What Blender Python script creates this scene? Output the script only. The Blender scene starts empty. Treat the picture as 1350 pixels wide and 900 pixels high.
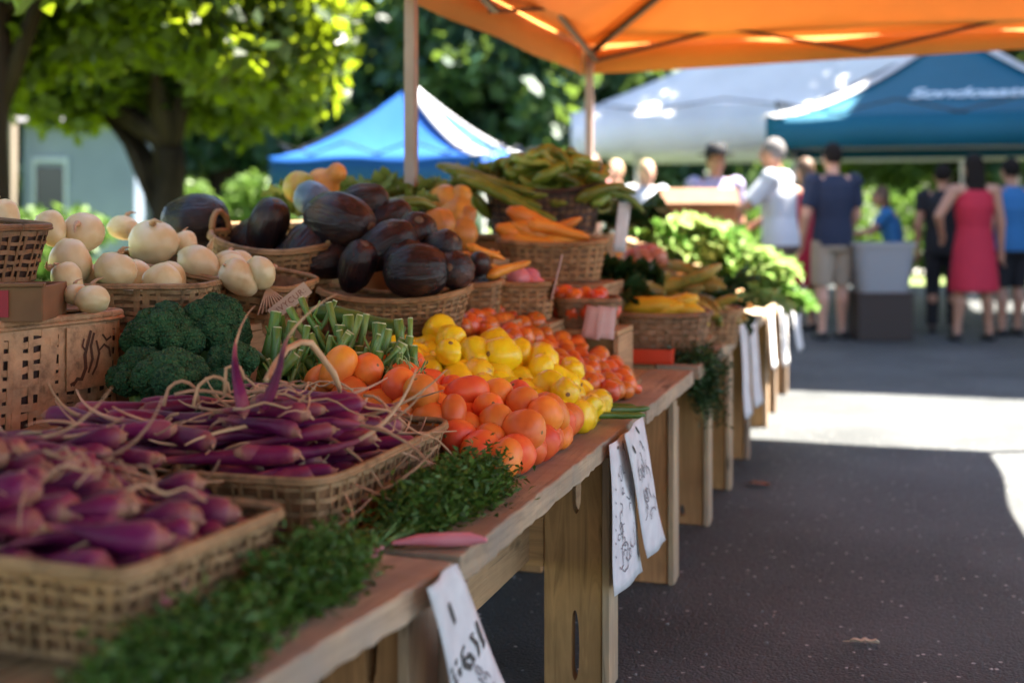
import bpy, bmesh, math, random
import numpy as np
from mathutils import Vector, Matrix, Euler, noise
R = math.radians
rnd = random.Random(11)
npr = np.random.RandomState(5)
sc = bpy.context.scene
col = sc.collection

# ------------------------------------------------------------------ camera
F, CX, HY, CAMH = 1690.0, 675.0, 275.0, 1.15      # focal length, centre and horizon in photo pixels; eye height in metres
TH = math.atan(507 / F)
CT, ST = math.cos(TH), math.sin(TH)
cd = bpy.data.cameras.new('camera'); cam = bpy.data.objects.new('camera', cd); col.objects.link(cam)
cam.location = (0, 0, CAMH); cam.rotation_euler = (R(90), 0, TH)
cd.sensor_width = 36; cd.sensor_fit = 'HORIZONTAL'; cd.lens = 36 * F / 1350; cd.shift_y = -(450 - HY) / 1350
cd.clip_start = 0.05; cd.clip_end = 500
cd.dof.use_dof = True; cd.dof.focus_distance = 2.75; cd.dof.aperture_fstop = 2.0
sc.camera = cam

def pf(px, py, f):                                  # the place seen at a photo pixel, f metres ahead
    r = (px - CX) / F * f
    return Vector((r * CT - f * ST, f * CT + r * ST, CAMH - (py - HY) / F * f))
def pz(px, py, z): return pf(px, py, (CAMH - z) * F / (py - HY))
def pX(px, py, X): return pf(px, py, X / ((px - CX) / F * CT - ST))
def ground(px, f):
    p = pf(px, 300, f); p.z = 0; return p

# ------------------------------------------------------------------ objects
def tag(o, label=None, cat=None, group=None, kind=None):
    if label: o['label'] = label
    if cat: o['category'] = cat
    if group: o['group'] = group
    if kind: o['kind'] = kind
    return o
def thing(name, label, cat, loc=(0, 0, 0), rot=(0, 0, 0), group=None):
    o = bpy.data.objects.new(name, None); col.objects.link(o)
    o.empty_display_size = 0.05
    o.location = loc; o.rotation_euler = rot
    return tag(o, label, cat, group)
def link(name, me, mat=None, parent=None, loc=None, rot=None, scale=None):
    o = bpy.data.objects.new(name, me); col.objects.link(o)
    if mat is not None and not me.materials: me.materials.append(mat)
    if parent is not None: o.parent = parent
    if loc is not None: o.location = loc
    if rot is not None: o.rotation_euler = rot
    if scale is not None: o.scale = (scale,) * 3 if isinstance(scale, (int, float)) else scale
    return o
def copy_tree(o, parent=None):
    kids = list(o.children)
    c = o.copy(); col.objects.link(c); c.parent = parent
    for ch in kids: copy_tree(ch, c)
    return c

class MB:
    def __init__(s): s.v = []; s.f = []; s.a = []
    def add(s, vs, fs, att=0.0):
        n = len(s.v)
        s.v.extend([tuple(x) for x in vs]); s.f.extend([tuple(i + n for i in f) for f in fs])
        s.a.extend(att if isinstance(att, list) else [att] * len(vs)); return s
    def box(s, lo, hi, m=None):
        x0, y0, z0 = lo; x1, y1, z1 = hi
        vs = [Vector(p) for p in ((x0,y0,z0),(x1,y0,z0),(x1,y1,z0),(x0,y1,z0),(x0,y0,z1),(x1,y0,z1),(x1,y1,z1),(x0,y1,z1))]
        if m is not None: vs = [m @ p for p in vs]
        return s.add(vs, [(3,2,1,0),(4,5,6,7),(0,1,5,4),(1,2,6,5),(2,3,7,6),(3,0,4,7)])
    def bar(s, a, b, w, h=None):
        a = Vector(a); b = Vector(b); d = b - a; L = d.length
        m = Matrix.Translation(a) @ d.to_track_quat('Z', 'Y').to_matrix().to_4x4()
        h = h or w
        return s.box((-w/2, -h/2, 0), (w/2, h/2, L), m)
    def tube(s, pts, rad, seg=8, att=None, rnd_cap=False, flat=1.0):
        pts = [Vector(p) for p in pts]; n = len(pts)
        if isinstance(rad, (int, float)): rad = [rad] * n
        rad = list(rad); att = list(att) if att else [0.0] * n
        if rnd_cap:
            d0 = (pts[0] - pts[1]).normalized(); d1 = (pts[-1] - pts[-2]).normalized()
            a0 = [(pts[0] + d0 * rad[0] * math.sin(t), rad[0] * math.cos(t)) for t in (1.45, 1.1, 0.6)]
            a1 = [(pts[-1] + d1 * rad[-1] * math.sin(t), rad[-1] * math.cos(t)) for t in (0.6, 1.1, 1.45)]
            pts = [p for p, _ in a0] + pts + [p for p, _ in a1]
            rad = [q for _, q in a0] + rad + [q for _, q in a1]
            att = [att[0]] * 3 + att + [att[-1]] * 3; n = len(pts)
        vs = []; at = []; prev = None
        for i in range(n):
            t = (pts[min(i+1, n-1)] - pts[max(i-1, 0)])
            if t.length < 1e-9: t = Vector((0, 0, 1))
            t.normalize()
            if prev is None:
                u = t.orthogonal().normalized()
                if abs(t.z) < 0.99: u = (Vector((0, 0, 1)) - t * t.z).normalized()
            else: u = (prev - t * prev.dot(t)); u = u.normalized() if u.length > 1e-6 else t.orthogonal().normalized()
            prev = u; w = t.cross(u)
            for k in range(seg):
                an = 2 * math.pi * k / seg
                vs.append(pts[i] + (u * math.cos(an) * flat + w * math.sin(an)) * rad[i]); at.append(att[i])
        fs = []
        for i in range(n - 1):
            for k in range(seg):
                k2 = (k + 1) % seg
                fs.append((i*seg+k, i*seg+k2, (i+1)*seg+k2, (i+1)*seg+k))
        fs.append(tuple(range(seg - 1, -1, -1))); fs.append(tuple((n-1)*seg + k for k in range(seg)))
        return s.add(vs, fs, at)
    def ball(s, c, r, seg=16, rings=10, m=None, fn=None):
        c = Vector(c); r = (r, r, r) if isinstance(r, (int, float)) else r
        vs = [Vector((0, 0, 1))]
        for i in range(1, rings):
            a = math.pi * i / rings
            for k in range(seg):
                b = 2 * math.pi * k / seg
                vs.append(Vector((math.sin(a)*math.cos(b), math.sin(a)*math.sin(b), math.cos(a))))
        vs.append(Vector((0, 0, -1)))
        out = []
        for p in vs:
            q = Vector((p.x*r[0], p.y*r[1], p.z*r[2]))
            if fn: q = fn(p, q)
            if m is not None: q = m @ q
            out.append(c + q)
        fs = [(0, 1+k, 1+(k+1) % seg) for k in range(seg)]
        for i in range(rings - 2):
            a = 1 + i*seg; b = a + seg
            for k in range(seg):
                k2 = (k+1) % seg; fs.append((a+k, b+k, b+k2, a+k2))
        l = len(vs) - 1; a = 1 + (rings-2)*seg
        fs += [(l, a+(k+1) % seg, a+k) for k in range(seg)]
        return s.add(out, fs)
    def loft(s, rings, seg=16, cap=True):            # rings: (centre, rx, ry)
        vs = []
        for c, rx, ry in rings:
            c = Vector(c)
            for k in range(seg):
                an = 2*math.pi*k/seg; vs.append(c + Vector((math.cos(an)*rx, math.sin(an)*ry, 0)))
        n = len(rings); fs = []
        for i in range(n-1):
            for k in range(seg):
                k2 = (k+1) % seg; fs.append((i*seg+k, i*seg+k2, (i+1)*seg+k2, (i+1)*seg+k))
        if cap: fs.append(tuple(range(seg-1, -1, -1))); fs.append(tuple((n-1)*seg+k for k in range(seg)))
        return s.add(vs, fs)
    def sheet(s, grid):                              # grid[i][j] of points
        n, m = len(grid), len(grid[0])
        return s.add([p for r in grid for p in r], [(i*m+j, i*m+j+1, (i+1)*m+j+1, (i+1)*m+j) for i in range(n-1) for j in range(m-1)])
    def mesh(s, name, smooth=True, origin=(0, 0, 0), grad=False):
        me = bpy.data.meshes.new(name); ox, oy, oz = origin
        me.from_pydata([(x-ox, y-oy, z-oz) for x, y, z in s.v], [], s.f); me.update()
        if smooth: me.polygons.foreach_set('use_smooth', [True]*len(me.polygons))
        if grad:
            at = me.attributes.new('grad', 'FLOAT', 'POINT'); at.data.foreach_set('value', s.a)
        return me
    def build(s, name, mat, parent=None, origin=(0, 0, 0), smooth=False, bevel=0, grad=False, solid=0):
        me = s.mesh(name, smooth, origin, grad)
        o = link(name, me, mat, parent)
        if parent is None: o.location = origin
        if solid:
            md = o.modifiers.new('solid', 'SOLIDIFY'); md.thickness = solid; md.offset = 0
        if bevel:
            md = o.modifiers.new('bevel', 'BEVEL'); md.width = bevel; md.segments = 2; md.limit_method = 'ANGLE'
        return o

def np_mesh(name, V, Q, smooth=False):               # big quad soups, fast
    me = bpy.data.meshes.new(name); n = len(Q)
    me.vertices.add(len(V)); me.vertices.foreach_set('co', np.asarray(V, dtype=np.float32).ravel())
    me.loops.add(n*4); me.loops.foreach_set('vertex_index', np.asarray(Q, dtype=np.int32).ravel())
    me.polygons.add(n); me.polygons.foreach_set('loop_start', np.arange(0, n*4, 4, dtype=np.int32))
    me.update(calc_edges=True); me.validate()
    if smooth: me.polygons.foreach_set('use_smooth', [True]*len(me.polygons))
    return me
def baked(o):                                        # apply an object's modifiers and keep the result as its mesh
    dg = bpy.context.evaluated_depsgraph_get(); dg.update()
    me = bpy.data.meshes.new_from_object(o.evaluated_get(dg)); o.modifiers.clear(); o.data = me
    return o
def fuse(mb, name, mat, parent, voxel=0.012, smooth=3, grow=None):
    o = link(name, mb.mesh(name), mat)
    m = o.modifiers.new('r', 'REMESH'); m.mode = 'VOXEL'; m.voxel_size = voxel; m.use_smooth_shade = True
    if smooth:
        k = o.modifiers.new('s', 'SMOOTH'); k.iterations = smooth; k.factor = 0.5
    baked(o); o.parent = parent
    if not o.data.materials: o.data.materials.append(mat)
    return o
def arc(a, b, up, n=8):
    a = Vector(a); b = Vector(b)
    return [a.lerp(b, i/(n-1)) + Vector(up) * math.sin(math.pi*i/(n-1)) for i in range(n)]

# ------------------------------------------------------------------ materials
MATS = {}
class NT:
    def __init__(s, name):
        s.m = bpy.data.materials.new(name); s.m.use_nodes = True; s.t = s.m.node_tree; s.t.nodes.clear()
        s.out = s.n('ShaderNodeOutputMaterial')
    def n(s, typ, **kw):
        x = s.t.nodes.new(typ)
        for k, v in kw.items(): setattr(x, k, v)
        return x
    def l(s, a, b): s.t.links.new(a, b)
    def coords(s, scale=(1, 1, 1), shift=True, kind='Object'):
        tc = s.n('ShaderNodeTexCoord'); mp = s.n('ShaderNodeMapping'); mp.inputs['Scale'].default_value = scale
        s.l(tc.outputs[kind], mp.inputs['Vector'])
        if shift:
            oi = s.n('ShaderNodeObjectInfo'); mu = s.n('ShaderNodeMath', operation='MULTIPLY'); mu.inputs[1].default_value = 37.0
            cb = s.n('ShaderNodeCombineXYZ'); s.l(oi.outputs['Random'], mu.inputs[0])
            for k in range(3): s.l(mu.outputs[0], cb.inputs[k])
            s.l(cb.outputs[0], mp.inputs['Location'])
        return mp.outputs['Vector']
    def noise(s, vec, scale, detail=4, rough=0.55, dist=0.0):
        x = s.n('ShaderNodeTexNoise'); x.inputs['Scale'].default_value = scale; x.inputs['Detail'].default_value = detail
        x.inputs['Roughness'].default_value = rough; x.inputs['Distortion'].default_value = dist; s.l(vec, x.inputs['Vector']); return x.outputs['Fac']
    def voro(s, vec, scale, feature='F1'):
        x = s.n('ShaderNodeTexVoronoi'); x.feature = feature; x.inputs['Scale'].default_value = scale; s.l(vec, x.inputs['Vector']); return x
    def ramp(s, fac, stops):
        x = s.n('ShaderNodeValToRGB'); e = x.color_ramp.elements
        while len(e) < len(stops): e.new(0.5)
        for i, (p, c) in enumerate(stops): e[i].position = p; e[i].color = (*c, 1) if len(c) == 3 else c
        s.l(fac, x.inputs['Fac']); return x.outputs['Color']
    def mix(s, fac, a, b, mode='MIX'):
        x = s.n('ShaderNodeMix', data_type='RGBA', blend_type=mode)
        for sock, v in ((x.inputs[0], fac), (x.inputs[6], a), (x.inputs[7], b)):
            if isinstance(v, (int, float)): sock.default_value = v
            elif isinstance(v, tuple): sock.default_value = (*v, 1)
            else: s.l(v, sock)
        return x.outputs[2]
    def vary(s, colr, hue=0.02, val=0.2):
        oi = s.n('ShaderNodeObjectInfo'); h = s.n('ShaderNodeHueSaturation')
        a = s.n('ShaderNodeMapRange'); a.inputs[3].default_value = 0.5-hue; a.inputs[4].default_value = 0.5+hue
        w = s.n('ShaderNodeTexWhiteNoise', noise_dimensions='1D'); s.l(oi.outputs['Random'], w.inputs['W'])
        b = s.n('ShaderNodeMapRange'); b.inputs[3].default_value = 1-val; b.inputs[4].default_value = 1+val
        s.l(oi.outputs['Random'], a.inputs[0]); s.l(w.outputs['Value'], b.inputs[0])
        s.l(a.outputs[0], h.inputs['Hue']); s.l(b.outputs[0], h.inputs['Value']); s.l(colr, h.inputs['Color']); return h.outputs['Color']
    def bump(s, fac, strength, dist=0.005, prev=None):
        b = s.n('ShaderNodeBump'); b.inputs['Strength'].default_value = strength; b.inputs['Distance'].default_value = dist
        s.l(fac, b.inputs['Height'])
        if prev is not None: s.l(prev, b.inputs['Normal'])
        return b.outputs['Normal']
    def bsdf(s, colr, rough=0.5, normal=None, spec=0.5, coat=0, sss=0, trans=0, sheen=0, metal=0):
        p = s.n('ShaderNodeBsdfPrincipled')
        if isinstance(colr, tuple): p.inputs['Base Color'].default_value = (*colr, 1)
        else: s.l(colr, p.inputs['Base Color'])
        if isinstance(rough, (int, float)): p.inputs['Roughness'].default_value = rough
        else: s.l(rough, p.inputs['Roughness'])
        p.inputs['Specular IOR Level'].default_value = spec; p.inputs['Coat Weight'].default_value = coat; p.inputs['Coat Roughness'].default_value = 0.25
        p.inputs['Sheen Weight'].default_value = sheen; p.inputs['Metallic'].default_value = metal
        if sss: p.inputs['Subsurface Weight'].default_value = sss; p.inputs['Subsurface Radius'].default_value = (0.012, 0.006, 0.003); p.inputs['Subsurface Scale'].default_value = 0.6
        if normal is not None: s.l(normal, p.inputs['Normal'])
        sh = p.outputs[0]
        if trans:
            tr = s.n('ShaderNodeBsdfTranslucent')
            if isinstance(colr, tuple): tr.inputs[0].default_value = (*colr, 1)
            else: s.l(colr, tr.inputs[0])
            mx = s.n('ShaderNodeMixShader'); mx.inputs[0].default_value = trans; s.l(sh, mx.inputs[1]); s.l(tr.outputs[0], mx.inputs[2]); sh = mx.outputs[0]
        s.l(sh, s.out.inputs['Surface']); return s.m

def skin(name, stops, scale=8, rough=0.4, bump=0.1, bscale=60, hue=0.015, val=0.15, spots=None, stretch=(1, 1, 1), **kw):
    t = NT(name); v = t.coords(stretch); c = t.ramp(t.noise(v, scale, 4), stops)
    if spots: c = t.mix(t.ramp(t.noise(v, spots[0], 3), [(spots[1], (0, 0, 0)), (spots[1]+0.08, (1, 1, 1))]), c, spots[2])
    c = t.vary(c, hue, val); nb = t.bump(t.noise(v, bscale, 3), bump, 0.003) if bump else None
    return t.bsdf(c, rough, nb, **kw)
def plain(name, c, rough=0.6, **kw):
    return NT(name).bsdf(c, rough, **kw)
def leafy(name, dark, light, rough=0.5, trans=0.35, scale=3, kind='Object', spec=0.4, tcol=None):
    t = NT(name); v = t.coords(); g = t.n('ShaderNodeNewGeometry')
    c = t.ramp(g.outputs['Random Per Island'], [(0, dark), (1, light)])
    c = t.mix(0.35, c, t.ramp(t.noise(v, scale, 3), [(0.3, dark), (0.7, light)]))
    t.bsdf(c, rough, None, spec=spec, trans=trans)
    if tcol:
        tr = [n for n in t.t.nodes if n.type == 'BSDF_TRANSLUCENT'][0]
        for lk in list(tr.inputs[0].links): t.t.links.remove(lk)
        tr.inputs[0].default_value = (*tcol, 1)
    return t.m
def wood(axis, name, tone=(0.42, 0.25, 0.12), dark=0.45, grey=0.0):
    t = NT(name); st = [22, 22, 22]; st['xyz'.index(axis)] = 1.6
    v = t.coords(tuple(st)); n1 = t.noise(v, 1.0, 6, 0.6, 1.2)
    lt = tuple(min(1, x*1.25) for x in tone); dk = tuple(x*dark for x in tone)
    c = t.ramp(n1, [(0.28, tuple(x*.75 for x in dk)), (0.44, tone), (0.56, tuple(x*.72 for x in tone)), (0.72, lt)])
    st2 = [70, 70, 70]; st2['xyz'.index(axis)] = 3.0
    v2 = t.coords(tuple(st2)); n2 = t.noise(v2, 1.0, 4, 0.7)
    c = t.mix(0.5, c, t.ramp(n2, [(0.3, tuple(x*0.55 for x in tone)), (0.6, lt)]), 'MULTIPLY') if False else t.mix(t.ramp(n2, [(0.28, (1, 1, 1)), (0.42, (0, 0, 0))]), c, tuple(x*0.5 for x in tone))
    v3 = t.coords((1, 1, 1)); bl = t.noise(v3, 3.5, 4)
    c = t.mix(t.ramp(bl, [(0.40, (0, 0, 0)), (0.70, (0.75, 0.75, 0.75))]), c, tuple(x*0.40 for x in tone))
    if grey: c = t.mix(t.ramp(t.noise(v3, 7, 5), [(0.35, (0, 0, 0)), (0.65, (grey, grey, grey))]), c, (0.30, 0.26, 0.22))
    st3 = [9, 9, 9]; st3['xyz'.index(axis)] = 3.2
    vk = t.coords(tuple(st3)); vo = t.voro(vk, 1.0)
    c = t.mix(t.ramp(vo.outputs['Distance'], [(0.06, (0.85, 0.85, 0.85)), (0.13, (0, 0, 0))]), c, tuple(x*0.22 for x in tone))
    c = t.vary(c, 0.008, 0.16)
    nb = t.bump(n2, 0.35, 0.002, t.bump(n1, 0.3, 0.003))
    return t.bsdf(c, 0.68, nb, spec=0.25)
# ------------------------------------------------------------------ material library
W_X = wood('x', 'pine_x', (0.50, 0.27, 0.11)); W_Y = wood('y', 'pine_y', (0.47, 0.29, 0.145)); W_Z = wood('z', 'pine_z', (0.52, 0.275, 0.11))
W_EDGE = wood('y', 'weathered_y', (0.50, 0.36, 0.23), 0.3, 0.55)
W_POST = wood('z', 'weathered_z', (0.48, 0.33, 0.20), 0.35, 0.35)
def wicker(name, tone):
    t = NT(name); v = t.coords((1, 1, 1)); c = t.ramp(t.noise(v, 26, 5, 0.65), [(0.3, tuple(x*0.42 for x in tone)), (0.5, tone), (0.72, tuple(min(1, x*1.3) for x in tone))])
    c = t.mix(t.ramp(t.noise(v, 6, 3), [(0.45, (0, 0, 0)), (0.75, (0.5, 0.5, 0.5))]), c, tuple(x*0.4 for x in tone))
    nb = t.bump(t.noise(v, 220, 3), 0.35, 0.002)
    return t.bsdf(c, 0.55, nb, spec=0.3)
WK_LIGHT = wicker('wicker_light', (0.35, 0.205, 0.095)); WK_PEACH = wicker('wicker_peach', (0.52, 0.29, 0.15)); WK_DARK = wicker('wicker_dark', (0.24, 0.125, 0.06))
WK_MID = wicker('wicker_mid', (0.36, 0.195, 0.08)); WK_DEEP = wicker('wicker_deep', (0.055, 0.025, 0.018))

PEACH = skin('tomato_coral', [(0.3, (0.64, 0.085, 0.028)), (0.5, (0.78, 0.155, 0.030)), (0.72, (0.82, 0.28, 0.035))], 7, 0.42, 0.06, 45, 0.014, 0.14, spots=(38, 0.70, (0.52, 0.16, 0.06)), sss=0.12, coat=0.0, spec=0.35)
YELLOW = skin('squash_yellow', [(0.3, (0.78, 0.47, 0.008)), (0.55, (0.86, 0.60, 0.010)), (0.75, (0.86, 0.68, 0.04))], 9, 0.38, 0.12, 50, 0.012, 0.12, spots=(30, 0.66, (0.42, 0.24, 0.02)), sss=0.12, coat=0.1)
TOMATO = skin('tomato_orange', [(0.3, (0.48, 0.075, 0.012)), (0.55, (0.62, 0.14, 0.018)), (0.75, (0.66, 0.22, 0.03))], 12, 0.33, 0.08, 60, 0.012, 0.18, sss=0.1, coat=0.15)
REDTOM = skin('tomato_red', [(0.3, (0.52, 0.045, 0.012)), (0.6, (0.66, 0.11, 0.02))], 8, 0.3, 0.05, 60, 0.012, 0.12, sss=0.1, coat=0.2)
TURNIP = skin('turnip_cream', [(0.25, (0.58, 0.38, 0.18)), (0.45, (0.70, 0.54, 0.29)), (0.7, (0.76, 0.64, 0.40))], 0.9, 0.38, 0.03, 6, 0.008, 0.08, sss=0.1)
t = NT('eggplant_dark'); v = t.coords((1, 1, 1)); st_ = t.coords((9, 9, .8))
c = t.ramp(t.noise(v, 1.1, 2), [(0.35, (0.009, 0.007, 0.011)), (0.55, (0.020, 0.010, 0.011)), (0.75, (0.075, 0.030, 0.016))])
c = t.mix(t.ramp(t.noise(st_, 1.0, 4), [(0.5, (0, 0, 0)), (0.75, (0.16, 0.16, 0.16))]), c, (0.07, 0.035, 0.03))
c = t.vary(c, 0.01, 0.25)
EGG = t.bsdf(c, t.ramp(t.noise(v, 3, 3), [(0.3, (0.26, 0.26, 0.26)), (0.7, (0.42, 0.42, 0.42))]), t.bump(t.noise(st_, 1.0, 3), 0.25, 0.05), spec=0.4, coat=0.0)
SCAR = skin('scar_brown', [(0.3, (0.05, 0.025, 0.015)), (0.7, (0.22, 0.13, 0.08))], 60, 0.7, 0.3, 120)

t = NT('carrot_purple'); v = t.coords((1, 1, 1)); at = t.n('ShaderNodeAttribute'); at.attribute_name = 'grad'
nz = t.n('ShaderNodeMath', operation='ADD'); nz2 = t.n('ShaderNodeMath', operation='MULTIPLY_ADD'); nz2.inputs[1].default_value = 0.5; nz2.inputs[2].default_value = -0.25
t.l(t.noise(v, 14, 4), nz2.inputs[0]); t.l(at.outputs['Fac'], nz.inputs[0]); t.l(nz2.outputs[0], nz.inputs[1])
c = t.ramp(nz.outputs[0], [(0.0, (0.38, 0.19, 0.11)), (0.10, (0.30, 0.075, 0.085)), (0.24, (0.165, 0.008, 0.062)), (0.58, (0.088, 0.003, 0.038)), (0.78, (0.30, 0.065, 0.085)), (0.97, (0.50, 0.26, 0.13))])
c = t.mix(t.ramp(t.noise(t.coords((50, 50, 50)), 1, 3), [(0.6, (0, 0, 0)), (0.8, (0.35, 0.35, 0.35))]), c, (0.27, 0.06, 0.10))
c = t.vary(c, 0.012, 0.25)
CARROT = t.bsdf(c, 0.46, t.bump(t.noise(v, 90, 4), 0.45, 0.004), spec=0.28, sss=0.04)
ROOT = skin('root_beige', [(0.3, (0.38, 0.18, 0.10)), (0.55, (0.52, 0.30, 0.17)), (0.75, (0.58, 0.38, 0.22))], 14, 0.6, 0.2, 120, 0.01, 0.2)

t = NT('broccoli'); v = t.coords((1, 1, 1)); vo = t.voro(v, 170); vo2 = t.voro(v, 55)
c = t.ramp(t.noise(v, 12, 4), [(0.3, (0.018, 0.058, 0.026)), (0.55, (0.034, 0.105, 0.038)), (0.75, (0.068, 0.155, 0.058))])
c = t.mix(t.ramp(vo.outputs['Distance'], [(0.0, (0.8, 0.8, 0.8)), (0.55, (0, 0, 0))]), c, (0.075, 0.145, 0.055))
BROC = t.bsdf(c, 0.75, t.bump(vo.outputs['Distance'], 1.0, -0.006, t.bump(vo2.outputs['Distance'], 0.9, -0.014)), spec=0.2)
STALK = skin('stalk_green', [(0.3, (0.07, 0.17, 0.025)), (0.55, (0.14, 0.26, 0.05)), (0.75, (0.26, 0.38, 0.10))], 20, 0.4, 0.15, 60, 0.015, 0.25, stretch=(3, 3, 0.6))
CUT = plain('stalk_cut', (0.52, 0.55, 0.30), 0.6)
PARS = leafy('parsley', (0.018, 0.060, 0.008), (0.12, 0.23, 0.030), 0.5, 0.25, 30)
DARKLEAF = leafy('dark_leaf', (0.008, 0.030, 0.008), (0.040, 0.09, 0.022), 0.5, 0.2, 30)
LETT = leafy('lettuce', (0.10, 0.24, 0.03), (0.48, 0.60, 0.24), 0.38, 0.35, 14)
LETT_B = leafy('lettuce_green', (0.035, 0.11, 0.015), (0.20, 0.34, 0.07), 0.4, 0.3, 14)
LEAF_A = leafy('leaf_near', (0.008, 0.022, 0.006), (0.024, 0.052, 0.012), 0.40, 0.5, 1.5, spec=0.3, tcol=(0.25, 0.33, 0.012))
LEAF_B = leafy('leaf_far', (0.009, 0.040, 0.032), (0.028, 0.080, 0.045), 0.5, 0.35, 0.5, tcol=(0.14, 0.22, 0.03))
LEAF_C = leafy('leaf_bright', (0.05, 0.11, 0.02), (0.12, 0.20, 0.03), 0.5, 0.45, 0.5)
BARK = skin('bark', [(0.3, (0.012, 0.009, 0.008)), (0.7, (0.040, 0.030, 0.024))], 1.2, 0.95, 0.8, 14, 0.01, 0.1, stretch=(6, 6, 1), spec=0.05)
PEPPER = skin('pepper_green', [(0.3, (0.10, 0.14, 0.012)), (0.55, (0.20, 0.25, 0.03)), (0.75, (0.36, 0.38, 0.09))], 10, 0.35, 0.06, 40, 0.02, 0.3)
GOURD = skin('gourd_mixed', [(0.35, (0.24, 0.26, 0.03)), (0.55, (0.45, 0.34, 0.05)), (0.7, (0.52, 0.20, 0.04))], 9, 0.45, 0.1, 40)
SQUASH = skin('squash_orange', [(0.3, (0.46, 0.15, 0.03)), (0.6, (0.66, 0.27, 0.05)), (0.8, (0.62, 0.36, 0.14))], 9, 0.45, 0.12, 40, 0.015, 0.2)
SWEET = skin('carrot_orange', [(0.3, (0.62, 0.20, 0.02)), (0.7, (0.76, 0.32, 0.04))], 14, 0.45, 0.15, 60, 0.012, 0.15)
RADISH = skin('radish_pink', [(0.3, (0.66, 0.16, 0.22)), (0.6, (0.72, 0.26, 0.32)), (0.8, (0.74, 0.45, 0.45))], 12, 0.4, 0.05, 60)
ONION = skin('onion_red', [(0.3, (0.40, 0.10, 0.08)), (0.7, (0.60, 0.27, 0.20))], 10, 0.35, 0.08, 60)
CORN = skin('marrow_striped', [(0.35, (0.12, 0.17, 0.035)), (0.5, (0.34, 0.24, 0.045)), (0.7, (0.42, 0.40, 0.17))], 9, 0.5, 0.2, 60, 0.02, 0.25, stretch=(1, 1, 0.25))
RED_PLASTIC = plain('red_plastic', (0.62, 0.055, 0.018), 0.35)
t = NT('paper'); v = t.coords((1, 1, 1)); n = t.noise(v, 18, 5)
PAPER = t.bsdf(t.ramp(n, [(0.3, (0.66, 0.64, 0.65)), (0.7, (0.80, 0.79, 0.79))]), 0.8, t.bump(n, 0.25, 0.004), trans=0.15, spec=0.2)
INK = plain('ink', (0.03, 0.028, 0.03), 0.6); INK_SOFT = plain('ink_soft', (0.22, 0.21, 0.23), 0.7); INK_BROWN = plain('ink_brown', (0.28, 0.10, 0.05), 0.7); INK_DARKBROWN = plain('ink_dark_brown', (0.10, 0.04, 0.02), 0.7)
TAGM = skin('tag_card', [(0.3, (0.58, 0.36, 0.25)), (0.7, (0.68, 0.46, 0.34))], 20, 0.7, 0.1, 80)
CARD = skin('brown_card', [(0.3, (0.17, 0.075, 0.032)), (0.7, (0.25, 0.115, 0.05))], 9, 0.75, 0.1, 90)
PINKCARD = skin('pinkish_card', [(0.3, (0.46, 0.30, 0.26)), (0.7, (0.56, 0.40, 0.35))], 9, 0.7, 0.1, 40)
def cloth(name, c, trans=0.3, rough=0.6):
    t = NT(name); v = t.coords((1, 1, 1)); n = t.noise(v, 2.2, 4)
    return t.bsdf(t.ramp(n, [(0.3, tuple(x*0.88 for x in c)), (0.7, c)]), rough, t.bump(n, 0.25, 0.03, t.bump(t.noise(v, 6, 3), 0.12, 0.02)), trans=trans, spec=0.3)
ORANGE_CL = cloth('orange_canvas', (0.84, 0.36, 0.08), 0.17); BLUE_CL = cloth('blue_canvas', (0.009, 0.085, 0.36), 0.12); TEAL_CL = cloth('teal_canvas', (0.005, 0.115, 0.20), 0.12)
WHITE_CL = cloth('white_canvas', (0.84, 0.85, 0.89), 0.4)
BLACK_M = plain('black_metal', (0.012, 0.011, 0.011), 0.5); WHITE_M = plain('white_metal', (0.62, 0.61, 0.62), 0.4); GREY_M = plain('grey_metal', (0.34, 0.28, 0.26), 0.45)

# asphalt: aggregate of light and dark grains
t = NT('asphalt'); v = t.coords((1, 1, 1), False)
n1 = t.noise(v, 1.3, 5); n2 = t.noise(v, 55, 4, 0.7); vo = t.voro(v, 130); vo2 = t.voro(v, 75); wn = t.n('ShaderNodeSeparateColor')
t.l(vo2.outputs['Color'], wn.inputs[0])
c = t.ramp(n2, [(0.25, (0.016, 0.019, 0.020)), (0.5, (0.039, 0.044, 0.046)), (0.75, (0.080, 0.088, 0.091))])
c = t.mix(0.5, c, t.ramp(n1, [(0.35, (0.022, 0.025, 0.026)), (0.65, (0.082, 0.089, 0.092))]))
fl = t.n('ShaderNodeMath', operation='GREATER_THAN'); fl.inputs[1].default_value = 0.982; t.l(wn.outputs[0], fl.inputs[0])
near = t.n('ShaderNodeMath', operation='LESS_THAN'); near.inputs[1].default_value = 0.40; t.l(vo2.outputs['Distance'], near.inputs[0])
both = t.n('ShaderNodeMath', operation='MULTIPLY'); t.l(fl.outputs[0], both.inputs[0]); t.l(near.outputs[0], both.inputs[1])
c = t.mix(both.outputs[0], c, (0.42, 0.40, 0.38))
ASPH = t.bsdf(c, t.ramp(n2, [(0.3, (0.45, 0.45, 0.45)), (0.7, (0.85, 0.85, 0.85))]), t.bump(vo.outputs['Distance'], 0.75, -0.006, t.bump(n2, 0.7, 0.008)), spec=0.4)
t = NT('lawn'); v = t.coords((1, 1, 1), False)
LAWN = t.bsdf(t.ramp(t.noise(v, 1.4, 5), [(0.3, (0.06, 0.10, 0.02)), (0.7, (0.15, 0.19, 0.05))]), 0.9, t.bump(t.noise(v, 30, 4), 0.8, 0.03))
PATHM = skin('concrete', [(0.3, (0.32, 0.31, 0.29)), (0.7, (0.46, 0.45, 0.42))], 1.5, 0.9, 0.2, 30)
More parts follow.
